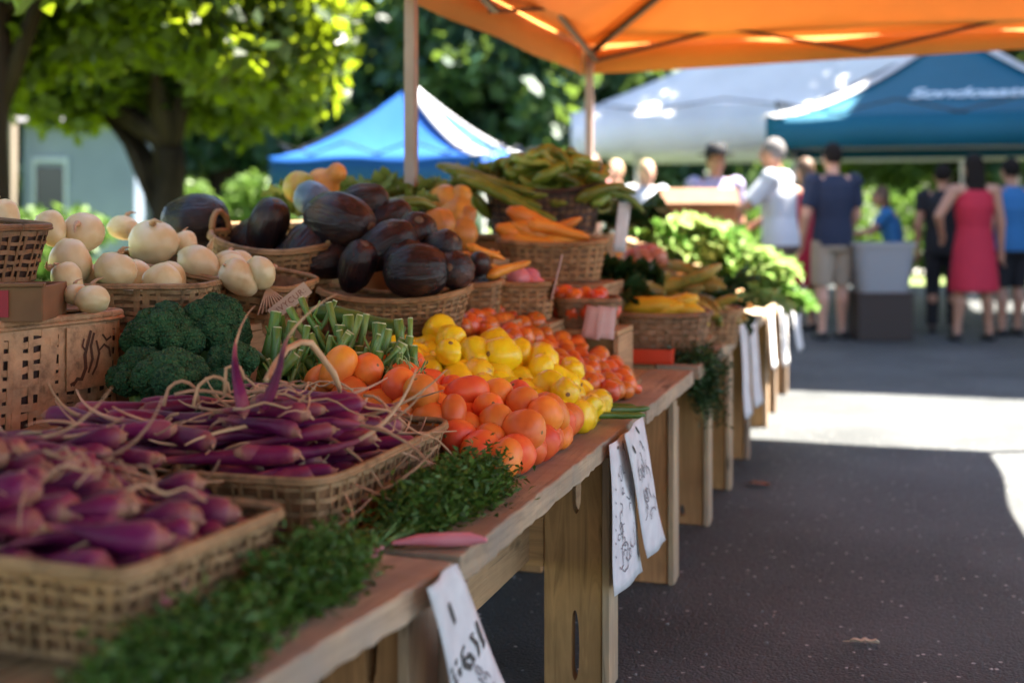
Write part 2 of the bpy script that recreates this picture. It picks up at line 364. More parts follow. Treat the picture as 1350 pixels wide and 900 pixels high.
SIDING = skin('siding', [(0.3, (0.11, 0.14, 0.20)), (0.7, (0.16, 0.20, 0.27))], 0.7, 0.6, 0.05, 10); TRIMW = plain('trim_bluish', (0.30, 0.36, 0.42), 0.6); TRIMB = plain('trim_beige', (0.16, 0.13, 0.10), 0.8)
ROOFM = plain('roof_grey', (0.10, 0.10, 0.11), 0.9); GLASSD = plain('dark_glass', (0.02, 0.03, 0.045), 0.1); BRICKM = skin('brick_plain', [(0.3, (0.25, 0.15, 0.11)), (0.7, (0.34, 0.22, 0.17))], 2, 0.85, 0.2, 20)
SKIN_A = plain('skin_light', (0.55, 0.30, 0.21), 0.5, sss=0.1); SKIN_B = plain('skin_tan', (0.40, 0.20, 0.13), 0.5, sss=0.1)
EYE = plain('eye_dark', (0.02, 0.015, 0.012), 0.2); LIP = plain('lip', (0.34, 0.10, 0.09), 0.5)
# ------------------------------------------------------------------ light
SUNV = Vector((0.95, 0.49, 2.0)).normalized()
w = bpy.data.worlds.new('World'); sc.world = w; w.use_nodes = True
nt = w.node_tree; bg = nt.nodes['Background']; sky = nt.nodes.new('ShaderNodeTexSky'); sky.sky_type = 'NISHITA'; sky.sun_disc = False
sky.sun_elevation = math.asin(SUNV.z); sky.sun_rotation = math.atan2(SUNV.x, SUNV.y); sky.air_density = 1.0; sky.dust_density = 1.2
nt.links.new(sky.outputs[0], bg.inputs['Color']); bg.inputs['Strength'].default_value = 0.05
sl = bpy.data.lights.new('sun', 'SUN'); sl.energy = 5.0; sl.angle = R(0.6); sl.color = (1.0, 0.92, 0.80)
so = bpy.data.objects.new('sun', sl); col.objects.link(so); so.rotation_euler = SUNV.to_track_quat('Z', 'Y').to_euler()
sc.view_settings.view_transform = 'Standard'; sc.view_settings.look = 'None'; sc.view_settings.gamma = 1.0; sc.view_settings.use_curve_mapping = False
sc.view_settings.exposure = 3.42
sc.render.engine = 'CYCLES'; sc.cycles.use_denoising = True
try: sc.cycles.denoiser = 'OPENIMAGEDENOISE'
except Exception: pass
sc.cycles.max_bounces = 8; sc.cycles.diffuse_bounces = 4; sc.cycles.transmission_bounces = 4; sc.cycles.sample_clamp_indirect = 6; sc.cycles.caustics_reflective = False; sc.cycles.caustics_refractive = False

# ------------------------------------------------------------------ ground
m = MB(); m.add([(-150, -60, 0), (150, -60, 0), (150, 250, 0), (-150, 250, 0)], [(0, 1, 2, 3)])
tag(m.build('ground', ASPH), kind='structure')
m = MB(); m.add([(-60, 20, .004), (60, 20, .004), (60, 90, .004), (-60, 90, .004)], [(0, 1, 2, 3)])
tag(m.build('lawn', LAWN), kind='structure')
m = MB(); m.add([(-60, -30, .004), (-3.6, -30, .004), (-3.6, 19.996, .004), (-60, 19.996, .004)], [(0, 1, 2, 3)])
tag(m.build('lawn', LAWN), kind='structure')
m = MB(); m.add([(-60, 24, .008), (60, 24, .008), (60, 27, .008), (-60, 27, .008)], [(0, 1, 2, 3)])
tag(m.build('path', PATHM), kind='structure')
m = MB()
for i in range(260):
    f = rnd.uniform(2.6, 5.2); p = pf(rnd.uniform(640, 1480), 300, f); p.z = 0
    if p.x < -0.5 and rnd.random() < 0.6: continue
    r = rnd.choice((0.0015, 0.002, 0.002, 0.003, 0.0045))
    m.ball((p.x, p.y, r*0.3), (r*rnd.uniform(.8, 1.6), r, r*0.55), 6, 4, Matrix.Rotation(rnd.uniform(0, 6), 3, 'Z'))
tag(m.build('gravel', plain('grit', (0.24, 0.23, 0.22), 0.7), smooth=True), 'small pale grit scattered over the dark asphalt', kind='stuff')
def fallen_leaf(px, py, L, W, mat, label, rz):
    p = pz(px, py, 0.004); g = []
    for i in range(9):
        u = i/8; wd = W*math.sin(math.pi*min(1, .08+u*.9))**0.8
        g.append([(L*(u-.5), wd*(j/2-1)*(1+.2*rnd.uniform(-1, 1)), .004+.006*abs(j/2-1)+.006*math.sin(u*9)**2) for j in range(5)])
    mb = MB().sheet(g); o = mb.build('fallen_leaf', mat, smooth=True, solid=.0012); o.location = p; o.rotation_euler = (0, 0, rz)
    tag(o, label, 'leaf')
    v = MB().tube([(-L*.75, 0, .006), (0, 0, .008), (L*.5, 0, .006)], .0012, 5).build('leaf_stem', mat, o)
fallen_leaf(1140, 849, .075, .009, plain('dry_leaf_pale', (0.50, 0.40, 0.28), .7), 'pale curled dry leaf lying alone on the asphalt nearest the camera', R(8))
fallen_leaf(1002, 640, .09, .03, plain('dry_leaf_brown', (0.22, 0.075, 0.03), .7), 'reddish brown dead leaf lying on asphalt beside the table legs', R(-12))

# ------------------------------------------------------------------ canopies
def curve_roof(x0, x1, y0, y1, ze, zp, ridge=None, n=12, p=1.4):
    """hip roof of four concave panels; ridge=(ya, yb) for a long one"""
    cx = (x0+x1)/2; ya, yb = ridge or ((y0+y1)/2,)*2
    A = Vector((cx, ya, zp)); B = Vector((cx, yb, zp))
    corners = [Vector((x0, y0, ze)), Vector((x1, y0, ze)), Vector((x1, y1, ze)), Vector((x0, y1, ze))]
    tops = [(A, A), (A, B), (B, B), (B, A)]
    out = []
    for k in range(4):
        a, b = corners[k], corners[(k+1) % 4]; ta, tb = tops[k]; g = []
        for i in range(n+1):
            t = i/n; zz = ze + (zp-ze)*t**p; row = []
            for j in range(n+1):
                s = j/n; q = a.lerp(b, s).lerp(ta.lerp(tb, s), t); q.z = zz - .035*math.sin(math.pi*s)*math.sin(math.pi*t)*(1 if ridge is None else 1.5)
                row.append(q)
            g.append(row)
        out.append(g)
    return out
def canopy_tent(name, label, x0, x1, y0, y1, zb, ze, zp, mat, val_mat=None, legm=WHITE_M, sunlit_hip=None, ridge=None, legr=.02, p=1.4, group=None, truss=BLACK_M, rise=0.0, corners=(0, 1, 2, 3)):
    o0 = Vector(((x0+x1)/2, (y0+y1)/2, 0)); t = thing(name, label, 'canopy tent', o0, group=group)
    for g in curve_roof(x0, x1, y0, y1, ze, zp, ridge, p=p): MB().sheet(g).build('roof_panel', mat, t, o0, True, solid=.004)
    cs = [(x0, y0), (x1, y0), (x1, y1), (x0, y1)]; e = .006
    for k in range(4):
        (ax, ay), (bx, by) = cs[k], cs[(k+1) % 4]; L = math.hypot(bx-ax, by-ay); ux, uy = (bx-ax)/L, (by-ay)/L; nx, ny = uy, -ux; g = []
        n = 40
        for i in range(n+1):
            s = i/n; wv = .012*math.sin(s*L*5+k)*(0 if i in (0, n) else 1)
            px, py = ax+ux*L*s, ay+uy*L*s
            zl = zb + (rise*(1-s) if k == 2 else rise if k == 1 else rise*s if k == 0 else 0)
            g.append([(px+nx*(e+wv*q), py+ny*(e+wv*q), (ze+.01)*(1-q)+zl*q) for q in (0, .5, 1)])
        MB().sheet(g).build('valance', val_mat or mat, t, o0, True, solid=.003)
    ins = .045; lg = [(x0+ins, y0+ins), (x1-ins, y0+ins), (x1-ins, y1-ins), (x0+ins, y1-ins)]
    if ridge:
        lg += [(x0+ins, (y0+y1)/2+MIDL), (x1-ins, (y0+y1)/2+MIDL)]
    for (lx, ly) in lg:
        l = MB().box((lx-legr, ly-legr, .012), (lx+legr, ly+legr, ze-.03)).build('leg', legm, t, o0, bevel=.004)
        MB().box((lx-.05, ly-.05, 0), (lx+.05, ly+.05, .012)).build('foot_plate', legm, l, o0, bevel=.002)
    # scissor trusses just inside each side, bars to the peak
    def X(a, b, n):
        a = Vector(a); b = Vector(b); mb = MB()
        for i in range(n):
            p0 = a.lerp(b, i/n); p1 = a.lerp(b, (i+1)/n); up = Vector((0, 0, .26 if not ridge else .30))
            mb.bar(p0, p1+up, .030, .016); off = (b-a).normalized().cross(Vector((0, 0, 1)))*.018
            mb.bar(p0+up+off, p1+off, .030, .016)
        return mb
    zt = ze-.10; q = .075
    if ridge:
        runs = [((x0+q, y1-q, zt), (x1-q, y1-q, zt), 2), ((x0+q, y0+q, zt), (x1-q, y0+q, zt), 2), ((x0+q, y0+q, zt), (x0+q, y1-q, zt), 3), ((x1-q, y0+q, zt), (x1-q, y1-q, zt), 3)]
    else:
        runs = [((x0+q, y0+q, zt), (x1-q, y0+q, zt), 3), ((x0+q, y1-q, zt), (x1-q, y1-q, zt), 3), ((x0+q, y0+q, zt), (x0+q, y1-q, zt), 3), ((x1-q, y0+q, zt), (x1-q, y1-q, zt), 3)]
    for a, b, n in runs: X(a, b, n).build('truss', truss, t, o0)
    ya, yb = ridge or ((y0+y1)/2,)*2
    for (lx, ly) in lg[:4]:
        MB().bar((lx, ly, ze-.06), ((x0+x1)/2, ya if ly < (y0+y1)/2 else yb, zp-.10), .026).build('rafter', truss, t, o0)
    if sunlit_hip:  # white strips along the hips stand in for sunlit roof edges
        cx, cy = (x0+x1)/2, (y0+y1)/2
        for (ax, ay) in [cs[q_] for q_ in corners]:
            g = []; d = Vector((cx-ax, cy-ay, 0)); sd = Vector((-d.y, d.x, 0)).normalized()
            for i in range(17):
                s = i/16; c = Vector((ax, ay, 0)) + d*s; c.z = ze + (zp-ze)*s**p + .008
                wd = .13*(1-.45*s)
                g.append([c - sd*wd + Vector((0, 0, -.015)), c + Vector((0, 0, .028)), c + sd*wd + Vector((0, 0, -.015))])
            MB().sheet(g).build('sunlit_hip_strip', sunlit_hip, t, o0, True, solid=.006)
    return t, o0
MIDL = 0.0
# orange one over the stall (3 x 6 m): the far left leg is the white pole, the middle left leg the pinkish pole
OX0, OX1, OY0, OY1 = -1.67, 1.36, 1.25, 6.95
MIDL = 4.19 - (OY0+OY1)/2
canopy_tent('canopy_tent', 'orange canopy with black folding frame over the produce tables', OX0, OX1, OY0, OY1, 1.895, 2.06, 2.85, ORANGE_CL, ridge=(2.9, 5.6), legr=.020, p=1.15, rise=.08, legm=skin('pole_pinkish', [(0.3, (0.36, 0.26, 0.22)), (0.7, (0.50, 0.39, 0.35))], 4, .4, .02, 20))
# blue, white, teal and a second white one behind
canopy_tent('canopy_tent', 'bright blue canopy with a peaked roof under the dark trees', -6.69, -4.16, 12.9, 15.06, 1.40, 1.72, 2.59, BLUE_CL, p=1.5, sunlit_hip=WHITE_CL, corners=(1, 2))
canopy_tent('canopy_tent', 'white canopy with a long low roof behind the vegetables and beside the teal one', -3.9, 1.7, 15.6, 19.6, 1.84, 2.33, 3.75, WHITE_CL, p=1.05)
T2, T2o = canopy_tent('canopy_tent', 'teal blue canopy with white lettering and white bands for its sunlit hips', -1.22, 2.35, 12.75, 15.75, 1.74, 2.04, 3.05, TEAL_CL, p=1.5, sunlit_hip=WHITE_CL)
canopy_tent('canopy_tent', 'white canopy whose roof rises behind the teal one', .9, 4.9, 17.6, 20.6, 1.9, 2.4, 3.7, WHITE_CL, p=1.1)
canopy_tent('canopy_tent', 'unseen dark green canopy added behind the camera to darken the foreground', -2.5, 1.5, -3.4, 1.1, 2.0, 2.2, 3.0, cloth('green_canvas_dark', (0.02, 0.05, 0.03), .03), p=1.1)  # unseen canopy added overhead to cut sky light on the near baskets
# lettering on the teal roof
fc = bpy.data.curves.new('lettering', 'FONT'); fc.body = 'Sondoaats'; fc.size = .29; fc.align_x = 'CENTER'; fc.shear = .35; fc.extrude = .004; fc.offset = .003; fc.space_character = .92
fo = bpy.data.objects.new('lettering', fc); col.objects.link(fo)
dg = bpy.context.evaluated_depsgraph_get(); me = bpy.data.meshes.new_from_object(fo.evaluated_get(dg)); bpy.data.objects.remove(fo)
# drape the letters on the front roof panel
x0, x1, y0, y1, ze, zp, pp = -1.22, 2.35, 12.75, 15.75, 2.04, 3.05, 1.5
for vtx in me.vertices:
    u = vtx.co.x; s = vtx.co.y; yy = y0 + .50 + s*.80; tt = (yy-y0)/((y1-y0)/2)
    vtx.co = Vector((.66+u, yy, ze+(zp-ze)*tt**pp + .006 + vtx.co.z)) - T2o
link('lettering', me, plain('lettering_white', (0.52, 0.64, 0.74), .6), T2)

# ------------------------------------------------------------------ buildings
def box_building():
    # the pale house among the trees on the left
    p = ground(108, 23); t = thing('pale_house', 'pale bluish house with a dark doorway glimpsed between the tree trunks', 'house', p, (0, 0, TH))
    MB().box((-1.05, 0, 0), (.95, 4, 2.7)).build('wall', SIDING, t)
    MB().add([(-1.2, -.3, 2.7), (1.1, -.3, 2.7), (1.1, 4.3, 2.7), (-1.2, 4.3, 2.7), (-1.2, 2, 3.5), (1.1, 2, 3.5)], [(0, 1, 5, 4), (2, 3, 4, 5), (0, 4, 3), (1, 2, 5), (3, 2, 1, 0)]).build('roof', ROOFM, t)
    d = MB().box((-.82, -.03, .05), (-.30, .02, 1.9)).build('door', GLASSD, t)
    MB().box((-.88, -.05, .05), (-.82, -.002, 1.98)).box((-.30, -.05, .05), (-.24, -.002, 1.98)).box((-.88, -.05, 1.98), (-.24, -.002, 2.06)).build('frame', TRIMW, d)
    MB().box((-1.25, -.6, 0), (-1.02, -.38, 3.0)).build('porch_post', TRIMB, t)
    # brick block added out of frame on the right; its roof edge cuts the sun patch
    t = thing('unseen_shade_block', 'unseen brick block added to cast shade across the aisle', 'shade block', (6.3, 12.46, 0))
    b = MB().box((-2.8, -1.62, 0), (3.2, 3.2, 10.2)).build('wall', BRICKM, t)
    MB().box((-2.86, -1.66, 10.2), (3.26, 3.25, 10.32)).build('roof', ROOFM, t)
    for i in range(3):
        for k in range(2):
            w_ = MB().box((-2.1+i*1.8, -1.64, 1.2+k*3), (-1.0+i*1.8, -1.61, 3+k*3)).build('window', GLASSD, t)
            MB().box((-2.2+i*1.8, -1.70, 1.1+k*3), (-.9+i*1.8, -1.645, 1.2+k*3)).build('sill', TRIMW, w_)
box_building()

# ------------------------------------------------------------------ trees
def leaves_np(clumps, n, size, squash=.75, seed=1):
    rs = np.random.RandomState(seed); C = np.array([c for c, _ in clumps]); Rr = np.array([r for _, r in clumps])
    k = rs.choice(len(clumps), n, p=Rr**2/np.sum(Rr**2)); d = rs.normal(size=(n, 3)); d /= np.linalg.norm(d, axis=1)[:, None]
    rad = Rr[k]*rs.uniform(.25, 1.0, n)**.5; P = C[k] + d*rad[:, None]*np.array([1, 1, squash])
    u = rs.normal(size=(n, 3)); u[:, 2] -= .25; u /= np.linalg.norm(u, axis=1)[:, None]
    w_ = np.cross(u, rs.normal(size=(n, 3))); w_ /= np.linalg.norm(w_, axis=1)[:, None]
    s = size*rs.uniform(.6, 1.3, n)[:, None]; nrm = np.cross(u, w_)
    V = np.stack([P, P+u*s*.5+w_*s*.36+nrm*s*.06, P+u*s*1.05, P+u*s*.5-w_*s*.36+nrm*s*.06], 1).reshape(-1, 3)
    return V, np.arange(n*4).reshape(-1, 4)
def tree(name, label, base, h0, r0, blobs, n, size, mat, limbs=7, seed=1, lean=(0, 0), group=None, cl=26, csize=.5):
    rs = random.Random(seed); base = Vector(base); t = thing(name, label, 'tree', base, group=group)
    mb = MB(); top = Vector((lean[0], lean[1], h0)); pts = []; rad = []
    for i in range(8):
        s = i/7; pts.append(Vector((lean[0]*s**1.5+rs.uniform(-1, 1)*r0*.2, lean[1]*s**1.5+rs.uniform(-1, 1)*r0*.2, h0*s))); rad.append(r0*(1.35 if i == 0 else 1.05-.4*s))
    mb.tube(pts, rad, 12)
    clumps = []
    for (c, rr) in blobs:
        for i in range(cl):
            a = Vector((rs.gauss(0, 1), rs.gauss(0, 1), rs.gauss(0, 1))).normalized()*rs.uniform(.35, 1)
            clumps.append((np.array(Vector((c[0]+a.x*rr[0], c[1]+a.y*rr[1], c[2]+a.z*rr[2]))), csize*rs.uniform(.5, 1.25)))
    mb.build('trunk', BARK, t, smooth=True)
    for i in range(limbs):
        c = Vector(rs.choice(clumps)[0]); st = pts[rs.choice((4, 5, 6, 7))]; mid = st.lerp(c, .45) + Vector((0, 0, .25*(c-st).length*.4))
        MB().tube([st, st.lerp(mid, .5), mid, mid.lerp(c, .6), c], [r0*.5, r0*.42, r0*.3, r0*.18, r0*.06], 8).build('limb', BARK, t, smooth=True)
    V, Q = leaves_np(clumps, n, size, seed=seed)
    link('crown', np_mesh('crown', V, Q), mat, t)
    return t
g = ground(-8, 8.6)
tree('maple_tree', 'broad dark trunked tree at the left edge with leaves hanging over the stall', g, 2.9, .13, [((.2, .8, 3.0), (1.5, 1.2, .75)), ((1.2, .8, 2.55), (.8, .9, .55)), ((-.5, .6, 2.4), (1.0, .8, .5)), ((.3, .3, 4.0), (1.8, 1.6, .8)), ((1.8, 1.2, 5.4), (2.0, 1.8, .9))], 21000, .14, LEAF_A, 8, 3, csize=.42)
tree('maple_tree', 'dark overhanging tree added beside the stall for shade, only its lowest leaves entering the upper left corner', (-4.9, 2.9, 0), 3.0, .16, [((.1, .4, 3.3), (1.5, 1.9, 1.0)), ((.6, 1.6, 2.75), (1.0, 1.0, .55)), ((-.4, -1.6, 2.6), (1.2, 1.4, .9))], 12000, .13, LEAF_A, 7, 51, csize=.42)  # mostly out of view; added to darken the fill light from the left
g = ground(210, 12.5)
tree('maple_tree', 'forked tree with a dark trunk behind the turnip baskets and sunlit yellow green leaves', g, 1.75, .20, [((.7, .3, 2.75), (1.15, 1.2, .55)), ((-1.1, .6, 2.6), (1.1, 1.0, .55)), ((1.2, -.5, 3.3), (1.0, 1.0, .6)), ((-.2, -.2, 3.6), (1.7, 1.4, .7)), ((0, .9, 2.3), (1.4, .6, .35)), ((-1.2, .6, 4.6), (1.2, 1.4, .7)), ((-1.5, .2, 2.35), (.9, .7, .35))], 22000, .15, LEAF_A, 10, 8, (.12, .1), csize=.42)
tree('unseen_shade_tree', 'unseen tall leafy tree added to shade the roofs of the white canopies', (3.2, 22.5, 0), 6.0, .25, [((-1.8, -4.2, 8.0), (2.5, 1.7, 1.1)), ((.2, -2.6, 8.8), (2.2, 2.0, 1.2)), ((-3.8, -4.2, 7.6), (1.6, 1.5, .9))], 22000, .22, LEAF_A, 6, 31, (-1.0, -2.6), csize=.6)  # out of view; crown placed so its shadow falls on the white roofs
bgt = [(-120, 30, 10, .4), (110, 29, 11, .35), (300, 26, 10, .4), (455, 33, 12, .4), (585, 26, 10, .45), (715, 31, 11, .4), (840, 27, 9, .4), (975, 34, 12, .4), (1110, 38, 11, .4), (1260, 34, 11, .4), (1420, 31, 10, .4)]
wh = ['behind the house at the far left', 'between the forked tree and the left tree', 'left of the blue tent', 'just behind the left half of the blue tent', 'directly behind the peak of the blue tent', 'between the blue and white tents', 'behind the left end of the white tent', 'behind the white tent roof', 'behind the teal tent', 'behind the woman in the red dress', 'at the far right edge']
for i, (px, f, h, r0) in enumerate(bgt):
    g = ground(px, f); s = i*1.7
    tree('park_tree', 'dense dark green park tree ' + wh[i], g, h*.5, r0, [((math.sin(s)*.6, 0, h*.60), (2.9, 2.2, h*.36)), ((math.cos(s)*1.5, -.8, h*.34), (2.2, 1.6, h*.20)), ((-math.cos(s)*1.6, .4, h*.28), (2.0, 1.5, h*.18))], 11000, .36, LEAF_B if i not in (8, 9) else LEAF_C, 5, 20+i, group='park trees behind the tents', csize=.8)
clumps = [(np.array((rnd.uniform(-45, 40), rnd.uniform(44, 52), rnd.uniform(.3, 13))), rnd.uniform(1.2, 2.6)) for _ in range(420)]
V, Q = leaves_np(clumps, 30000, .75, seed=77)
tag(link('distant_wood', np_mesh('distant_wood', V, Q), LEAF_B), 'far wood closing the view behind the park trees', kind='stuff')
for (px, f, wd, hh, lab) in ((1010, 23, 2.2, 1.1, 'low clipped bush behind the man in white'), (1150, 22.5, 2.4, 1.3, 'sunlit bush behind the grey tub'), (1300, 22, 2.6, 1.2, 'sunlit bush behind the woman in the red dress'), (60, 19, 1.6, .9, 'bush in front of the pale house'), (330, 21, 2.6, 1.5, 'yellow green bush left of the blue tent')):
    g = ground(px, f); t = thing('garden_bush', lab, 'bush', g)
    V, Q = leaves_np([(np.array((rnd.uniform(-wd/2, wd/2), rnd.uniform(-.4, .4), rnd.uniform(.15, hh))), .4) for _ in range(24)], 2600, .16, seed=int(px))
    link('foliage', np_mesh('foliage', V, Q), LEAF_C, t)
    MB().tube([(0, 0, 0), (.05, 0, hh*.8)], [.05, .02], 6).build('stem', BARK, t)
# ------------------------------------------------------------------ tables
def rough_plank(x0, x1, y0, y1, z0, z1, jit=.003, seed=0, n=60, mat=None, name='top_board', parent=None, origin=(0, 0, 0), bevel=.004):
    rs = random.Random(seed); mb = MB(); vs = []; off = [rs.uniform(0, 50) for _ in range(4)]
    for i in range(n+1):
        y = y0+(y1-y0)*i/n
        def j(k): return jit*noise.noise((y*7+off[k], k*3.1, seed*.77))*.6 + jit*.7*noise.noise((y*45+off[k], k, 1.3))
        vs += [(x0+j(0), y, z0+j(1)*.6), (x1+j(2), y, z0+j(3)), (x1+j(1), y, z1+j(0)*.5), (x0+j(3), y, z1+j(2)*.3)]
    fs = [(3, 2, 1, 0), (n*4, n*4+1, n*4+2, n*4+3)]
    for i in range(n):
        for k in range(4): k2 = (k+1) % 4; fs.append((i*4+k, i*4+k2, (i+1)*4+k2, (i+1)*4+k))
    mb.add(vs, fs); return mb.build(name, mat or W_Y, parent, origin, bevel=bevel)
def plank_leg(parent, o0, x0, x1, y, zt, slots, mat=None, post=True, thick=.036, seed=0):
    """a broad plank leg facing along the row, slots sawn through it, with a narrow post on its aisle edge"""
    o = MB().box((x0, y, 0), (x1, y+thick, zt)).build('leg', mat or W_Z, parent, o0)
    md = o.modifiers.new('b', 'BEVEL'); md.width = .003; md.segments = 2
    for (cx, z0, z1, w_) in slots:
        c = MB(); k = 14; ring = []
        for i in range(k):
            a = 2*math.pi*i/k; ring.append((cx+math.cos(a)*w_/2*(1+.12*math.sin(3*a+seed)), (z0+z1)/2+math.copysign(abs(math.sin(a))**.6, math.sin(a))*(z1-z0)/2))
        c.add([(x, y-.1, z) for x, z in ring] + [(x, y+thick+.1, z) for x, z in ring], [tuple(range(k)), tuple(range(2*k-1, k-1, -1))] + [(i+k, (i+1) % k+k, (i+1) % k, i) for i in range(k)])
        co = c.build('cutter', W_Z, None, o0); bm_ = o.modifiers.new('c', 'BOOLEAN'); bm_.object = co; bm_.operation = 'DIFFERENCE'; bm_.solver = 'EXACT'
        co.location = (0, 0, 0); co.parent = parent; bpy.context.view_layer.update(); baked(o); bpy.data.objects.remove(co)
    if post:
        MB().box((x1+.003, y-.012, 0), (x1+.021, y+.05, zt-.002)).build('post', W_POST, o, o0, bevel=.002)
        MB().box((x1+.003, y+.056, 0), (x1+.018, y+.10, zt-.03)).build('post', W_POST, o, o0, bevel=.002)
    return o
ZT = .61
def stall_table(label, y0, y1, legs, xf=-.648, xb=-1.215, rot=0, seed=0, aprons=True, zt=ZT, group='plank tables of the produce stall'):
    o0 = Vector((xf, y1, 0)); t = thing('stall_table', label, 'table', o0, group=group)
    ws = [.15, .14, .14]; x = xf; k = 0
    while x > xb+.02:
        w_ = min(ws[min(k, 2)], x-xb)
        rough_plank(x-w_, x, y0+rnd.uniform(0, .006), y1-rnd.uniform(0, .006), zt-(.046 if k == 0 else .03), zt-(0 if k == 0 else .002), .006 if k == 0 else .0012, seed*7+k, mat=W_EDGE if k == 0 else W_Y, parent=t, origin=o0)
        x -= w_+.004; k += 1
    for (y, slots, lx0, lx1) in legs: plank_leg(t, o0, lx0, lx1, y, zt-.047, slots, seed=seed)
    ys = [l[0] for l in legs]
    for (y, slots, lx0, lx1) in legs:
        MB().box((xb+.02, y+.004, 0), (xb+.14, y+.036, zt-.047)).build('leg', W_Z, t, o0, bevel=.003)
        if aprons: MB().box((xb+.142, y+.006, .285), (lx0-.002, y+.03, zt-.05)).build('cross_board', W_X, t, o0, bevel=.002)
    if aprons:
        a, b = (y0+.02, y1-.04) if len(ys) < 2 else (min(ys)+.04, max(ys)-.004)
        if a < b: MB().box((-.872, a, .30), (-.85, b, zt-.05)).build('apron', W_Y, t, o0, bevel=.002)
    t.rotation_euler = (0, 0, rot)
    return t
SL = [(-.735, .42, .55, .022), (-.738, .02, .19, .020)]
stall_table('nearest rough plank table, under the two baskets of purple carrots', .45, 1.855, [(1.80, [(-.765, .42, .545, .024)], -.85, -.715), (.6, [], -.85, -.70)], rot=-R(5.5), seed=1)
stall_table('plank table under the coral tomatoes and yellow squash, with a broad slotted leg', 1.885, 3.40, [(1.925, [], -.84, -.70), (2.985, SL, -.815, -.672)], seed=2)
stall_table('plank table under the orange tomatoes and the red tray', 3.425, 4.27, [(3.90, [(-.74, .42, .52, .02)], -.80, -.672)], seed=3)
stall_table('plank table under the basket of yellow marrows with green fronds hanging over it', 4.40, 5.55, [(4.66, [(-.75, .03, .07, .02)], -.84, -.672), (5.28, [], -.80, -.672)], seed=4)
stall_table('plank table half way to the lettuce with white papers hanging from it', 5.62, 7.0, [(5.95, [], -.80, -.672), (6.85, [], -.80, -.672)], seed=5, aprons=False)
stall_table('plank table under the sunlit lettuce at the far end of the row', 7.05, 8.5, [(7.35, [], -.80, -.672), (8.1, [], -.80, -.672)], seed=6, aprons=False)
def back_table(label, x0, x1, y0, y1, z):
    o0 = Vector((x1, y1, 0)); t = thing('back_table', label, 'table', o0, group='plain tables behind the front row')
    MB().box((x0, y0, z-.03), (x1, y1, z)).build('top', W_Y, t, o0, bevel=.003)
    MB().box((x1-.024, y0+.02, z-.105), (x1-.004, y1-.02, z-.031)).build('apron', W_Y, t, o0, bevel=.002)
    for x in (x0+.03, x1-.12):
        for y in (y0+.03, y1-.08): MB().box((x, y, 0), (x+.05, y+.05, z-.03)).build('leg', W_Z, t, o0, bevel=.003)
back_table('plain back table under the broccoli and the baskets of turnips', -2.5, -1.235, 1.2, 2.98, .70)
back_table('plain back table under the basket of eggplants', -2.5, -1.235, 3.0, 5.0, .70)
back_table('plain back table behind the marrows and the lettuce', -2.5, -1.235, 5.02, 8.4, .70)
def riser(label, x0, x1, y0, y1, z0, z1, slope=None):
    """slatted wooden crate used as a step; slope = height of its aisle-side edge for a tilted display"""
    o0 = Vector(((x0+x1)/2, (y0+y1)/2, z0)); t = thing('display_crate', label, 'crate', o0)
    zf = slope if slope is not None else z1
    m = Matrix.Translation((x0, 0, z1)) @ Matrix.Rotation(math.atan2(z1-zf, x1-x0), 4, 'Y'); L = math.hypot(x1-x0, z1-zf)
    MB().box((0, y0, -.016), (L, y1, 0), m).build('top', W_Y, t, o0, bevel=.002)
    MB().box((x0, y0+.004, z0), (x0+.016, y1-.004, z1-.018)).build('back_board', W_Y, t, o0)
    if zf-z0 > .05: MB().box((x1-.016, y0+.004, z0), (x1, y1-.004, zf-.018)).build('front_board', W_Y, t, o0)
    for y in (y0+.018, y1-.034):
        MB().add([(x0+.018, y, z0), (x1-.018, y, z0), (x1-.018, y, max(z0+.004, zf-.024)), (x0+.018, y, z1-.02), (x0+.018, y+.016, z0), (x1-.018, y+.016, z0), (x1-.018, y+.016, max(z0+.004, zf-.024)), (x0+.018, y+.016, z1-.02)],
                 [(0, 1, 2, 3), (7, 6, 5, 4), (0, 4, 5, 1), (1, 5, 6, 2), (2, 6, 7, 3), (3, 7, 4, 0)]).build('side_board', W_X, t, o0)
    return t
riser('tilted display board under the heap of coral tomatoes', -1.21, -.72, 2.50, 2.88, ZT+.002, .76, .632)
riser('tilted display board under the yellow squash', -1.21, -.74, 2.90, 3.22, ZT+.002, .765, .632)
riser('tilted display board under the small orange tomatoes', -1.21, -.74, 3.32, 3.84, ZT+.002, .80, .632)

